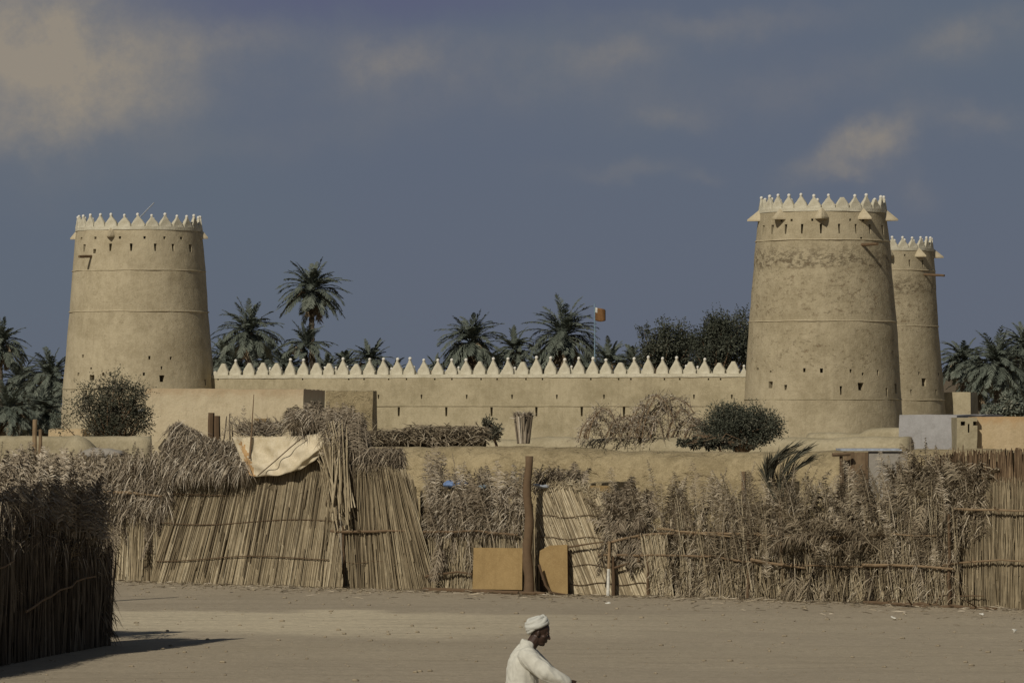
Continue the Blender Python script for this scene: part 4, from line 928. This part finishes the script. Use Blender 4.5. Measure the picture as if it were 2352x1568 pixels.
g = G(); a = pw(1396, 1369, -.45); a.z = -.05; b_ = pw(1400, 1242, -.38); md_ = a.lerp(b_, .52); tube(g, [a, a.lerp(md_, .5), md_], [.034, .033, .032], 8, .95)
wp = thing("short_post", "short post with whitened lower half in front of the rounded reed mat", "post", a); g.obj("whitened_foot", M_PAPER, wp)
g = G(); tube(g, [md_ + Vector((0, .004, -.01)), b_], [.031, .028], 8, .8); g.obj("upper_shaft", M_WOOD, wp)

# G: long untidy frond fence
G1 = thing("frond_fence", "long untidy brown frond fence with pole rails right of the rounded mat", "fence", pw(1830, 1385))
topG = [(1395, 1120), (1430, 1110), (1470, 1120), (1510, 1112), (1560, 1120), (1640, 1110), (1680, 1095), (1730, 1120), (1780, 1110), (1850, 1100), (1900, 1090), (1950, 1110), (2010, 1100), (2060, 1070), (2090, 1045), (2140, 1040), (2200, 1050)]
g = G(); backing(g, 1490, 2205, [(1480, 1200), (1700, 1185), (2050, 1160), (2210, 1100)], .14)
reeds(g, 1495, 2205, [(1480, 1215), (1800, 1190), (2210, 1150)], 560, 0, t0=.0, t1=.75, jit=.6, lj=.08, fan=lambda x: 14 * math.sin(x * .05)); reeds(g, 1550, 2205, [(1480, 1270), (2210, 1270)], 330, 0, -.16, (.010, .018), .1, .85, lj=.1, fan=lambda x: 18 * math.sin(x * .11), jit=.5)
reeds(g, 1560, 2205, [(1480, 1190), (1700, 1180), (2210, 1140)], 170, 0, -.18, (.007, .014), .15, 1, lj=.06, fan=lambda x: 30 * math.sin(x * .13), jit=1.2)
reeds(g, 1495, 1548, [(1480, 1230), (1560, 1230)], 80, -22, -.16, (.012, .018), .45, 1)
g.obj("reed_wall", M_REED, G1)
g = G(); fronds(g, 1500, 2200, lambda x: 1200, lambda x: 1375, 200, (.6, 1.35), -.16, .0, 1, 13, 30, .20, .015, 1, (.1, 1.3), .5)
fronds(g, 1410, 2200, lambda x: interp(topG, x) + 70, lambda x: interp(topG, x) + 120, 160, (.5, 1.2), -.08, .0, 1, 16, 32, .20, .015, 1, (.2, 1.6), .5)
fronds(g, 1820, 2060, lambda x: 1250, lambda x: 1300, 30, (1.0, 1.5), -.2, .05, .75, 32, 34, .3, .022, 1, (1.2, 2.4), .6)
def pG(): x = U(1500, 2205); return pw(x, U(interp(topG, x) + 40, 1375), -.2 * U(0, 1) - .05)
shag(g, pG, 4800, (.10, .32), (.008, .017), .0, .95, .5, .45, 1.0)
g.obj("frond_thatch", M_DRY, G1)
g = G(); fronds(g, 1400, 1470, lambda x: 1190, lambda x: 1260, 26, (.7, 1.1), -.1, .05, .8, 24, 28, .26, .022, 1, (.2, 1.6), .6)
fronds(g, 1410, 1490, lambda x: 1130, lambda x: 1180, 12, (.4, .7), -.15, .1, .8, 28, 24, .2, .02, -1, (.1, .5), .5)
shag(g, lambda: pw(U(1395, 1490), U(1120, 1240), -.2 * U(0, 1)), 1000, (.12, .32), (.01, .02), .05, .9, .8, .4, .8); g.obj("frond_clump", M_GREYDRY, G1)
rail("rail", [(1395, 1248), (1430, 1236), (1500, 1226), (1600, 1222), (1720, 1226), (1850, 1232), (1990, 1232)], G1, .026, -.3, .72)
rail("rail", [(1510, 1213), (1560, 1219), (1680, 1232)], G1, .02, -.33, .8)
rail("rail", [(1375, 1275), (1440, 1274), (1560, 1276), (1640, 1277), (1710, 1290), (1850, 1297), (2000, 1303), (2060, 1300)], G1, .024, -.3, .6)
rail("rail", [(1725, 1284), (1790, 1295), (1850, 1304)], G1, .03, -.36, .7)
rail("rail", [(1900, 1234), (2050, 1226), (2150, 1230)], G1, .022, -.3, .75); rail("rail", [(1980, 1296), (2080, 1298), (2190, 1306)], G1, .03, -.34, .75)
for x, y0 in ((1718, 1210), (1488, 1240), (2180, 1180)):
    g = G(); stick(g, pw(x, 1385, -.26), pw(x, y0, -.26), .035, 6, .3); g.obj("post", M_WOOD, G1)
g = G(); box(g, pw(1996, 1345, -.2), .14, .05, .55, 0, .3); g.obj("gap_shade_box", M_HOLLOW, G1)  # near-black box, painted shade for a hollow in the fence

# H: reed fence at the right edge, with a stick palisade on top
H1 = thing("reed_fence", "reed fence topped by a row of upright sticks at the right edge", "fence", pw(2290, 1400))
topH = [(2090, 1062), (2130, 1048), (2180, 1042), (2240, 1036), (2300, 1034), (2420, 1026), (2560, 1020)]
g = G(); backing(g, 2190, 2520, topH, .14, .08); reeds(g, 2185, 2520, [(2100, 1110), (2560, 1100)], 420, 0, t0=.08, t1=.8, jit=.2); reeds(g, 2190, 2520, [(2100, 1190), (2560, 1190)], 130, 4, -.06, (.010, .016), .0, .85, jit=.8); g.obj("reed_wall", M_REED, H1)
g = G()
for i in range(420):
    x = U(2060, 2520) if U(0, 1) < .15 else U(2150, 2520); tp = interp(topH, x) + U(-5, 9) - (14 if U(0, 1) < .04 else 0); a = pw(x + U(-6, 6), U(1100, 1160), U(0, .08)); b_ = pw(x, tp, U(0, .08)); tube(g, [a, b_], [U(.009, .019), .010], 5, U(.05, .75), True)
g.obj("stick_palisade", M_WOOD, H1)
g = G(); fronds(g, 2050, 2260, lambda x: 1110, lambda x: 1200, 44, (.5, .95), -.08, .1, .8, 26, 24, .2, .02, 1, (.3, 1.5), .5); shag(g, lambda: pw(U(2060, 2270), U(1060, 1230), -.15 * U(0, 1)), 1500, (.1, .3), (.009, .02), .05, .85, .5, .4, 1); g.obj("frond_thatch", M_DRY, H1)
rail("rail", [(2190, 1168), (2260, 1170), (2400, 1173), (2520, 1172)], H1, .024, -.22, .75); rail("rail", [(2130, 1302), (2200, 1292), (2300, 1286), (2420, 1290)], H1, .022, -.22, .7)
rail("rail", [(2140, 1315), (2200, 1325)], H1, .015, -.2, .6); rail("rail", [(2130, 1366), (2260, 1368)], H1, .015, -.2, .3)
for (xa, xb, y0, y1, lb) in ((1985, 2130, 1385, 1392, "crooked dry branch on the sand by the long frond fence"), (2080, 2290, 1392, 1403, "long thin branch lying on the sand near the right edge")):
    g = G(); a, b_ = pw(xa, y0, -.5), pw(xb, y1, -.9); a.z = b_.z = .05; stick(g, a, b_, .045, 7, .35, .02, 12, .5)
    for q in range(4): p = a.lerp(b_, U(.1, .8)); stick(g, p, p + Vector((U(-.3, .4), U(-.3, .1), U(.02, .14))), .018, 5, .3)
    tag(g.obj("fallen_log", M_WOOD, loc=a), lb, "log", "logs on the ground by the fence")

# green frond fan standing up behind the fence
g = G(); g2 = G()
for (xa, ya, xt, yt, bow) in ((1792, 1150, 1856, 1030, .10), (1784, 1150, 1832, 1022, .13), (1778, 1140, 1806, 1030, .10), (1798, 1140, 1864, 1052, .07), (1772, 1135, 1766, 1062, .03), (1780, 1150, 1818, 1040, .12)):
    a, b_ = P(xa, ya, 81.6 + U(-.1, .1)), P(xt, yt, 81.6 + U(-.2, .2)); d = b_ - a; pts = [a.lerp(b_, i / 8) + Vector((-bow * 2.2 * math.sin(math.pi * i / 8), 0, bow * .6 * math.sin(math.pi * i / 8))) for i in range(9)]
    tube(g, pts, [.016 * (1 - .8 * i / 8) for i in range(9)], 4, .5, False); tb = U(.0, .35)
    for k in range(34):
        f_ = .15 + .85 * k / 34; q = f_ * 8; i = min(7, int(q)); c = pts[i].lerp(pts[i + 1], q - i); tg = (pts[i + 1] - pts[i]).normalized()
        for sd in (-1, 1): leaf(g, c, (tg * 1.0 + Vector((sd * U(.12, .38) + .1, U(-.3, .3), U(-.1, .1)))).normalized(), U(.36, .58) * (1.1 - .5 * f_), .020, tb + U(0, .55), .10)
stick(g2, P(1800, 1380, 81.6), P(1790, 1145, 81.6), .03, 6, .5)
gf = thing("palm_frond", "dark green fan of fresh palm leaf sticking up behind the long frond fence", "palm frond", P(1795, 1385, 81.6)); g.obj("leaflets", M_GREENFROND, gf)
g2.obj("stalk", M_WOOD, gf)

# lean-to and low mud building between fence and mud wall
house("mud_shed", "low mud shed with a dark opening seen over the fence's middle", P(1345, 925, 94), P(1760, 925, 93), 4, CAM_Z - 184 * 94 / FPX, M_ROUGH, [(.30 + .02, 1.95, .40, .30), (.95, 1.93, .62, .28)])
g = G(); box(g, P(1378, 1122, 93.6), .46, .04, .14, 0); tag(g.obj("ochre_plank", M_BOARD, loc=P(1378, 1122, 93.6)), "small ochre plank on the low mud shed", "plank")
g = G(); stick(g, P(1708, 1170, 90), P(1708, 1082, 90), .05, 7, .6, .005, 5, .95); tag(g.obj("upright_plank", M_WOOD, loc=P(1708, 1170, 90)), "narrow upright stake in front of the low mud shed", "post")
S = thing("plank_shed", "small shed of brown planks and a plain grey panel behind the fence", "shed", P(2000, 925, 87) * 1.0)
S.location.z = 0
g = G()
for i in range(7):
    x0 = 1937 + i * 8.2; c = P(x0 + 4, 1050, 87); zt = P(0, 1038 + U(-1, 1), 87).z; box(g, (c.x, 87 + U(-.01, .01), zt / 2), .068, .03, zt, 0, U(.35, .75))
g.obj("plank_wall", M_WOOD, S)
g = G(); zt = P(0, 1036, 87).z; c = P(2040, 1050, 87); box(g, (c.x, 87.05, zt / 2), .80, .06, zt, 0, .5); g.obj("panel", M_GREYTAN, S)
g = G(); c = P(1995, 1035, 87.6); box(g, (c.x, 87.6, zt + .03), 1.25, 1.3, .04, 0, .5); g.obj("roof_sheet", M_STEEL, S)
g = G(); stick(g, P(1912, 1044, 86.7), P(1952, 1042, 86.8), .045, 6, .5, .003, 4, 1); g.obj("beam", M_WOOD, S)
g = G(); stick(g, P(1934, 1200, 86.8), P(1932, 1042, 86.8), .04, 6, .3, .003, 4, 1); g.obj("post", M_WOOD, S)

# blue bags on the fence
def bag(label, x, y, w_, h_, mt, Y=None, seed=0):
    c = pw(x, y, -.05) if Y is None else P(x, y, Y); g = G(); ball(g, c, w_, .16, h_, 20, 12)
    g.v = [p + noise.noise_vector(p * 5 + Vector((seed, 0, 0))) * .05 for p in g.v]; tag(g.obj("plastic_bag", mt, loc=c, smooth=True), label, "bag", "blue plastic bags tucked in the fence")
bag("bright blue plastic bag stuffed in the fronds left of the thick post", 1046, 1112, .24, .085, M_BLUE)
bag("dull blue grey plastic bag nearer to the thick post", 1112, 1118, .12, .075, M_BLUEGREY, seed=5)
bag("pale blue scrap of plastic showing just right of the thick post", 1245, 1115, .17, .035, M_STEEL, seed=9)

# dry frond hedge and stump on the mud wall
o = thing("frond_hedge", "low dark brown row of dry fronds on the mud wall behind the bundle", "hedge", P(970, 1018, 119)); g = G()
def pHd(): x = U(826, 1116); return P(x, U(interp([(820, 990), (930, 984), (940, 975), (1115, 978)], x), 1016), 119 + U(-.3, .3))
shag(g, pHd, 3000, (.14, .32), (.016, .03), .0, .85, .3, .4, 1, .2)
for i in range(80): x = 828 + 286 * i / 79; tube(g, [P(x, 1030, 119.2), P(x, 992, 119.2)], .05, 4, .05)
g.obj("frond_thatch", M_DRY, o)
o = thing("frond_stump", "upright sheaf of cut palm stalks standing on the mud wall", "sheaf", P(1200, 1020, 118)); g = G()
for i in range(60):
    x = U(-1, 1); a = P(1202 + x * 13, 1018, 118 + U(-.2, .2)); b_ = P(1201 + x * 21, 950 + U(-3, 8), 118 + U(-.2, .2)); tube(g, [a, b_], [.028, .034], 5, U(.2, .9) if x < .5 else U(.0, .4))
g.obj("stalks", M_GREYDRY, o)
g = G(); shag(g, lambda: P(U(1182, 1224), U(950, 962), 118 + U(-.2, .2)), 200, (.08, .2), (.012, .02), .3, 1, -.6, .2, .8, .1); g.obj("frayed_top", M_GREYDRY, o)
# tumbled cloth and rags on the left wall
g = G(); c = P(236, 1043, 94); ball(g, c, .5, .3, .15, 20, 12); g.v = [p + noise.noise_vector(p * 4) * .06 for p in g.v]
tag(g.obj("tarpaulin_heap", M_GREYTAN, loc=c, smooth=True), "grey crumpled sheet heaped above the left frond fence", "tarpaulin")
for (lb, x, yt, yb, r_, tt) in (("taller leaning wooden post with an orange tint at the left", 80, 962, 1075, .058, .75), ("shorter split wooden post touching the taller left one", 92, 985, 1080, .045, .6)):
    g = G(); a = P(x - 5, 925, 80); a.z = 0; b_ = P(x, yt, 80); stick(g, a, b_, r_, 8, tt, .006, 12, .75); tag(g.obj("wooden_post", M_WOOD, loc=a), lb, "post")

# I: near fence at the left, running away from the camera and seen from its shaded side
NF = thing("frond_fence", "dark near frond fence in its own shade at the lower left corner", "fence", (-7.2, 64, 0))
fa, fb_ = Vector((-9.1, 53.0, 0)), Vector((-6.34, 67.0, 0)); fd = (fb_ - fa).normalized(); fn = Vector((fd.y, -fd.x, 0)); fL = (fb_ - fa).length
def ntop(s_): return 2.15 + .22 * noise.noise((s_ * .9, 0, 0)) + .12 * noise.noise((s_ * 3, 0, 4)) - .42 * max(0, s_ - (fL - 3)) / 3
def npt(s_, off, z): return fa + fd * s_ + fn * off + Vector((0, 0, z))
g = G()
for i in range(3600):
    s_ = U(0, fL)
    if s_ < fL - 1.5 and noise.noise((s_ * 4.5, 0, 2)) > .28 and U(0, 1) < .85: continue
    off = U(-.30, .0); z1 = ntop(s_) * U(.75, 1.0); z0 = 0
    if U(0, 1) < .25: z0 = U(.3, 1)
    rr = U(.006, .015); a = npt(s_ + U(-.05, .05), off, z0); b_ = npt(s_ + U(-.22, .28), off + U(-.1, .06), z1); tube(g, [a, a.lerp(b_, .5) + Vector((U(-.05, .05), U(-.05, .05), 0)), b_], [rr * 1.1, rr, rr * .6], 4, U(.0, .5), False)  # low tint range puts part of the fence's shade into the reed colour
for i in range(300):   # end of the fence
    off = U(-.55, .02); a = npt(fL + U(-.1, .1), off, 0); b_ = npt(fL + U(-.2, .12), off + U(-.05, .05), U(1.3, 1.8)); tube(g, [a, b_], [.016, .010], 4, U(0, .6), False)
g.obj("reed_wall", M_GREYDRY, NF)
g = G()
for i in range(430):
    s_ = U(0, fL); z1 = ntop(s_); a = npt(s_, U(-.45, -.14), z1 * U(.25, .8)); d = Vector((U(-.35, .1), U(-.35, .35), 1)); tb = U(.05, .6)
    frond(g, a, d, U(.55, 1.05), U(.2, 1.5), 22, .24, .018, tb, tb + .4, .5, .012, .2, .5, U(.2, .8), .32)
for i in range(5600):
    s_ = U(0, fL); z1 = ntop(s_); k = U(0, 1) ** 1.5; z = z1 * (1.08 - .34 * k) + .05; off = U(-.5, .03) if z > z1 * .85 else U(-.10, .03); p = npt(s_, off, z)
    d = (fn * U(-.6, .25) + Vector((U(-.3, .2), U(-.6, .3), -U(.0, .9) if U(0, 1) < .8 else U(0, .8)))).normalized(); leaf(g, p, d, U(.14, .38), U(.007, .015), U(.05, 1) if z > z1 * .75 else U(0, .55), .4)  # leaves below the top tinted darker, shade put into their colour
for i in range(900):
    p = npt(fL + U(-.2, .1), U(-.5, .05), U(.1, 1.85)); leaf(g, p, (fn * U(-.2, .8) + Vector((U(-.5, .5), U(-.5, .5), -U(.2, 1)))).normalized(), U(.12, .34), U(.007, .015), U(.0, .6), .4)
g.obj("frond_thatch", M_GREYDRY, NF)
g = G()    # taller sunlit tufts leaning over the top
for (x, yt, yb, nn) in ((30, 1060, 1190, 16), (75, 1052, 1200, 16), (120, 1062, 1215, 16), (165, 1065, 1235, 14), (200, 1085, 1235, 14), (225, 1130, 1250, 10), (140, 1110, 1230, 8), (0, 1070, 1190, 14), (-40, 1070, 1190, 12)):
    for q in range(nn):
        Yt = 62.5 + (x / 262) * 4.2; a = P(x + U(-16, 16), yb, Yt - .1); a += Vector((U(-.25, .05), U(-.2, .2), 0)); b_ = P(x + U(-26, 26), yt - 14 + U(-26, 34), Yt)
        frond(g, a, b_ - a, (b_ - a).length, U(.1, .8), 36, .27, .021, *(lambda q_: (q_, q_ + .45))(U(.2, .6)), .5, .010, .1, .6, .7, .34)
g.obj("frond_tufts", M_GREYDRY, NF)
for s0, s1, z_ in ((fL - 4.5, fL - 1.0, .75), (fL - 9, fL - 5, 1.1)):
    g = G(); stick(g, npt(s0, .05, z_), npt(s1, .07, z_ + .4), .018, 6, .6); g.obj("rail", M_WOOD, NF)
g = G(); shag(g, lambda: Vector((U(-7.6, -6.6), 68.0 + U(-.3, .9), U(1.0, 1.75))), 500, (.15, .35)); 
for i in range(260): x = U(-8.4, -6.5); a = Vector((x, 69.5 + U(-.1, .1), 0)); tube(g, [a, a + Vector((U(-.1, .1), 0, U(1.3, 1.75)))], .016, 4, U(0, .6), False)
g.obj("end_screen", M_GREYDRY, NF)

# ------------------------------------------------------------------ sand litter
g = G(); rn = random.Random(9)
for i in range(900):
    Y = rn.uniform(52, 88); x = rn.uniform(-.125, .125) * Y; 
    if Y > YF(x / Y * FPX + 1176) - .8 : continue
    r_ = rn.choice((.008, .012, .016, .03)) * rn.uniform(.7, 1.3); ball(g, (x, Y, r_ * .3 + ground_z(x, Y)), r_ * rn.uniform(.8, 1.5), r_, r_ * .6, 6, 4)
for i in range(900):     # pebbles gather near the fence foot
    xq = rn.uniform(280, 2350); Y = YF(xq) - .3 - abs(rn.gauss(0, 1.1)); p = P(xq, 925, Y); r_ = rn.choice((.008, .012, .02)) * rn.uniform(.7, 1.4); ball(g, (p.x, Y, r_ * .3), r_ * 1.2, r_, r_ * .6, 6, 4)
sg = G()
for i in range(2600):
    xq = rn.uniform(262, 2352); Y = YF(xq) - .25 - abs(rn.gauss(0, .5 if rn.random() < .7 else 2.2)); p = P(xq, 925, Y); p.z = rn.uniform(.005, .03) + ground_z(p.x, p.y); a = rn.uniform(0, 6.28)
    leaf(sg, p, Vector((math.cos(a), math.sin(a), rn.uniform(0, .25))).normalized(), rn.uniform(.05, .28), rn.uniform(.006, .018), rn.uniform(0, 1), .1)
tag(sg.obj("straw_litter", M_DRY), "broken straw and leaflets scattered along the foot of the fences", "straw", kind='stuff')
tag(g.obj("gravel", M_STONE), "small stones strewn over the sand", "gravel", kind='stuff')
lm = None
for i, (x, y, lb) in enumerate([(1207, 1356, "white scrap of wood on the log beside the thick post"), (1396, 1388, "pale crumpled scrap on the sand below the whitened post"), (2175, 1386, "white crumpled paper at the foot of the fence near the right edge"),
                 (2255, 1412, "pale ragged scrap on the open sand toward the right edge"), (2052, 1422, "tiny pale scrap on the sand under the long frond fence"), (2330, 1450, "flat white scrap lying near the right edge of the sand")]):
    Y = 37240 / (y - 925); c = P(x, y, Y); c.z = .03; g = G(); ball(g, c, .05, .04, .02, 10, 6); g.v = [p + noise.noise_vector(p * 14 + Vector((i, 0, 0))) * .035 for p in g.v]
    tag(g.obj("litter_scrap", M_PAPER, loc=c), lb, "litter", "scraps of litter on the sand")

# ------------------------------------------------------------------ the man in white
PY = 41.0
def M(x, y, dy=0.0): return P(x, y, PY + dy)
def loft(g, secs, n=20):
    """secs: (centre, rx, ry) rings in the horizontal plane, optional tilt as 4th value"""
    vs = []
    for s_ in secs:
        c, rx, ry = s_[0], s_[1], s_[2]; tl = s_[3] if len(s_) > 3 else 0
        for j in range(n):
            a = 2 * math.pi * j / n; vs.append(Vector(c) + Vector((math.cos(a) * rx, math.sin(a) * ry, math.cos(a) * rx * tl)))
    k = len(secs); fs = [(i * n + j, i * n + (j + 1) % n, (i + 1) * n + (j + 1) % n, (i + 1) * n + j) for i in range(k - 1) for j in range(n)]
    fs += [tuple(range(n))[::-1], tuple((k - 1) * n + j for j in range(n))]; g.add(vs, fs)
def limb(g, pts, rs, n=14):
    P2 = []; R2 = []
    for i in range(len(pts) - 1):
        for q in range(5): P2.append(pts[i].lerp(pts[i + 1], q / 5)); R2.append(rs[i] + (rs[i + 1] - rs[i]) * q / 5)
    P2.append(pts[-1]); R2.append(rs[-1]); tube(g, P2, R2, n, .5, True)
    for p, r_ in ((pts[0], rs[0]), (pts[-1], rs[-1])): ball(g, p, r_ * .99, nu=12, nv=8)
    for p, r_ in zip(pts[1:-1], rs[1:-1]): ball(g, p, r_ * .99, nu=12, nv=8)
def remesh(ob, vox, sm=6):
    md = ob.modifiers.new("r", 'REMESH'); md.mode = 'VOXEL'; md.voxel_size = vox; md.use_smooth_shade = True
    m2 = ob.modifiers.new("s", 'SMOOTH'); m2.iterations = sm; m2.factor = .5
    dg = bpy.context.evaluated_depsgraph_get(); dg.update(); nm = bpy.data.meshes.new_from_object(ob.evaluated_get(dg)); ob.modifiers.clear(); ob.data = nm
fx_ = M(1200, 1500).x
pr = thing("person", "man in a white robe and white turban walking right, seen from behind his right side", "person", (fx_, PY, 0))
g = G()
hc = Vector((M(1240, 0).x, PY + .02, M(0, 1449).z)); HR = Matrix.Rotation(R(16), 3, 'Y') @ Matrix.Identity(3)
def hp(x, y, z): return hc + HR @ Vector((x, y, z))         # head space: +x = nose
ball(g, hp(-.012, 0, .022), .100, .076, .092, 20, 14, rot=HR)            # skull
ball(g, hp(.028, 0, -.045), .066, .060, .082, 18, 12, rot=HR)            # face
ball(g, hp(.040, 0, -.105), .042, .042, .030, 14, 10, rot=HR)            # jaw and chin
ball(g, hp(.062, 0, -.112), .020, .024, .020, 12, 8, rot=HR)
ball(g, hp(.074, 0, .004), .022, .052, .014, 12, 8, rot=HR)              # brow ridge
limb(g, [hp(.083, 0, -.004), hp(.106, 0, -.042)], [.010, .014], 8); ball(g, hp(.088, .014, -.044), .011); ball(g, hp(.088, -.014, -.044), .011)
ball(g, hp(.086, 0, -.070), .012, .024, .007, 10, 7, rot=HR); ball(g, hp(.083, 0, -.084), .013, .021, .008, 10, 7, rot=HR)   # lips
for s_ in (-1, 1):
    ball(g, hp(.050, s_ * .046, -.040), .024, .018, .020, 10, 8); ball(g, hp(.071, s_ * .031, -.014), .013, .015, .010, 10, 8)
    ball(g, hp(-.012, s_ * .078, -.022), .017, .009, .031, 10, 8, rot=HR)
sh = M(1203, 1503); neck0 = Vector((M(1213, 0).x, PY + .02, M(0, 1492).z))
limb(g, [hc + Vector((-.03, 0, -.05)), neck0, Vector((sh.x + .01, PY, sh.z - .04))], [.060, .058, .085])
sx0 = M(1200, 0).x
loft(g, [((sx0 - .03, PY, .86), .115, .165), ((sx0 - .04, PY, .98), .105, .15), ((sx0 - .03, PY, 1.12), .11, .155), ((sx0 - .01, PY, 1.26), .12, .175), ((sx0 + .005, PY, 1.36), .10, .17), ((sx0 + .02, PY, 1.42), .06, .09)])
hand_dir = []
def arm(s_, shd, elb, wr):
    limb(g, [shd, elb, wr], [.047, .040, .028]); f = (wr - elb).normalized(); side = f.cross(Vector((0, s_, .35))).normalized(); nrm = f.cross(side).normalized()
    side = Vector((0, 0, -1)); side = (side - f * side.dot(f)).normalized(); nrm = f.cross(side).normalized()      # palm faces inward, thumb up
    pc = wr + f * .045; 
    for q in (-1, -.33, .33, 1): limb(g, [wr + side * q * .012, wr + f * .085 + side * q * .030], [.015, .012], 8)
    for k, q in enumerate((-1, -.33, .33, 1)):
        b0 = wr + f * .086 + side * q * .031; ln = (.036, .042, .040, .030)[k]; cv = nrm * (-1 if s_ > 0 else 1) * .5
        p1 = b0 + (f + cv * .5).normalized() * ln; p2 = p1 + (f + cv * 1.8).normalized() * ln * .7; p3 = p2 + (f * .6 + cv * 3).normalized() * ln * .5; limb(g, [b0, p1, p2, p3], [.0095, .0088, .008, .0065], 8)
    t0 = wr + f * .02 - side * .020; t1 = t0 - side * .026 + f * .030; t2 = t1 + f * .030 - side * .008; limb(g, [t0, t1, t2], [.014, .011, .008], 8)
rs_, re, rw = Vector((M(1214, 0).x, PY - .19, M(0, 1502).z)), Vector((M(1258, 0).x, PY - .27, M(0, 1538).z)), Vector((M(1300, 0).x, PY - .22, M(0, 1563).z))
arm(-1, rs_, re, rw)
ls_, le, lw_ = rs_ + Vector((0, .39, 0)), re + Vector((.0, .55, -.02)), rw + Vector((-.02, .42, -.03)); arm(1, ls_, le, lw_)
for s_, kx, fxx in ((-1, .16, .22), (1, -.02, -.26)):
    hip = Vector((sx0 - .03, PY + s_ * .09, .90)); kn = Vector((sx0 + kx, PY + s_ * .10, .50)); an = Vector((sx0 + fxx, PY + s_ * .10, .09)); limb(g, [hip, kn, an], [.088, .058, .040])
    limb(g, [an + Vector((-.04, 0, -.035)), an + Vector((.09, 0, -.05)), an + Vector((.17, 0, -.062))], [.034, .032, .022])
    for q in range(5): c = an + Vector((.175 - q * .007, (q - 2) * .015 * s_, -.068)); limb(g, [c, c + Vector((.026, 0, -.004))], [.011, .009], 6)
bd_ = g.obj("body", M_SKIN, pr); remesh(bd_, .0042, 3)
for s_ in (-1, 1):
    g = G(); ball(g, hp(.076, s_ * .030, -.017), .0085); g.obj("eye", M_PAPER, pr, smooth=True)
# robe
g = G(); cx0 = sx0
loft(g, [((cx0 - .02, PY, .13), .34, .27), ((cx0 - .03, PY, .45), .29, .255), ((cx0 - .03, PY, .80), .205, .22), ((cx0 - .015, PY, 1.0), .165, .20), ((cx0 - .005, PY, 1.14), .152, .195), ((cx0 - .005, PY, 1.25), .146, .20),
         ((cx0 + .0, PY, 1.33), .130, .198), ((cx0 + .004, PY, 1.385), .110, .17), ((cx0 + .02, PY + .005, 1.43), .088, .115, -.1), ((cx0 + .045, PY + .01, 1.475), .066, .075, -.25), ((cx0 + .055, PY + .012, 1.515), .060, .066, -.3)], 32)
for a_, e_, w_ in ((rs_, re, rw), (ls_, le, lw_)):
    limb(g, [a_ + Vector((-.01, .02 if a_.y < PY else -.02, -.012)), e_ + Vector((-.012, 0, -.012)), e_.lerp(w_, .93) + Vector((0, 0, -.010))], [.093, .078, .062], 16)
for p_i in range(len(g.v)):
    p = g.v[p_i]; k = .012 * noise.noise((p.x * 9, p.y * 9, p.z * 2.0)) + (.02 * math.sin(math.atan2(p.y - PY, p.x - cx0) * 9) * max(0, (1.15 - p.z)) / 1.1)
    dv = Vector((p.x - cx0, p.y - PY, 0)); g.v[p_i] = p + (dv.normalized() * k if dv.length > .02 and p.z < 1.3 else Vector((0, 0, 0)))
rb = g.obj("robe", M_CLOTH, pr); remesh(rb, .0085, 4)
o_ = Vector(pr.location); bm = bmesh.new(); bm.from_mesh(rb.data); bm.normal_update()
for v_ in bm.verts:         # creases hanging from the shoulder, across the back and round the sleeve
    p = v_.co + o_; q = Vector((p.x * 2.2 + p.z * 1.1, p.y * 6, p.z * 1.3)) * 4.2
    k = noise.noise(q); k2 = noise.noise(Vector((p.x * 24 + p.z * 14, p.y * 10, p.z * 7))); v_.co += v_.normal * ((1 - abs(k) * 2.2) * .010 + k2 * .004)
bm.to_mesh(rb.data); bm.free()
# turban: cap dome and wound bands, tipped down at the back
g = G(); TR = Matrix.Rotation(R(-24), 3, 'Y'); tcn = hc + Vector((-.022, 0, .052))
ball(g, tcn + TR @ Vector((0, 0, .022)), .112, .100, .062, 22, 14, rot=TR)
for k, (rx, ry, zz, rr, rot_) in enumerate(((.100, .088, .004, .022, 5), (.097, .086, .028, .022, 12), (.088, .078, .050, .022, -9), (.070, .062, .064, .020, 14), (.102, .088, -.018, .014, -5), (.098, .085, .016, .018, -14))):
    RR = Matrix.Rotation(R(rot_), 3, 'X') @ TR; pts = [tcn + RR @ Vector((math.cos(a) * rx, math.sin(a) * ry, zz + .008 * math.sin(a * 2 + k))) for a in [2 * math.pi * i / 30 for i in range(31)]]
    tube(g, pts, [rr * (1 + .12 * math.sin(i * .9 + k)) for i in range(31)], 10, .5, True)
ball(g, tcn + TR @ Vector((-.085, 0, -.022)), .040, .055, .026, 14, 9, rot=TR)
tb_ = g.obj("turban", M_CLOTH2, pr); remesh(tb_, .0042, 1)
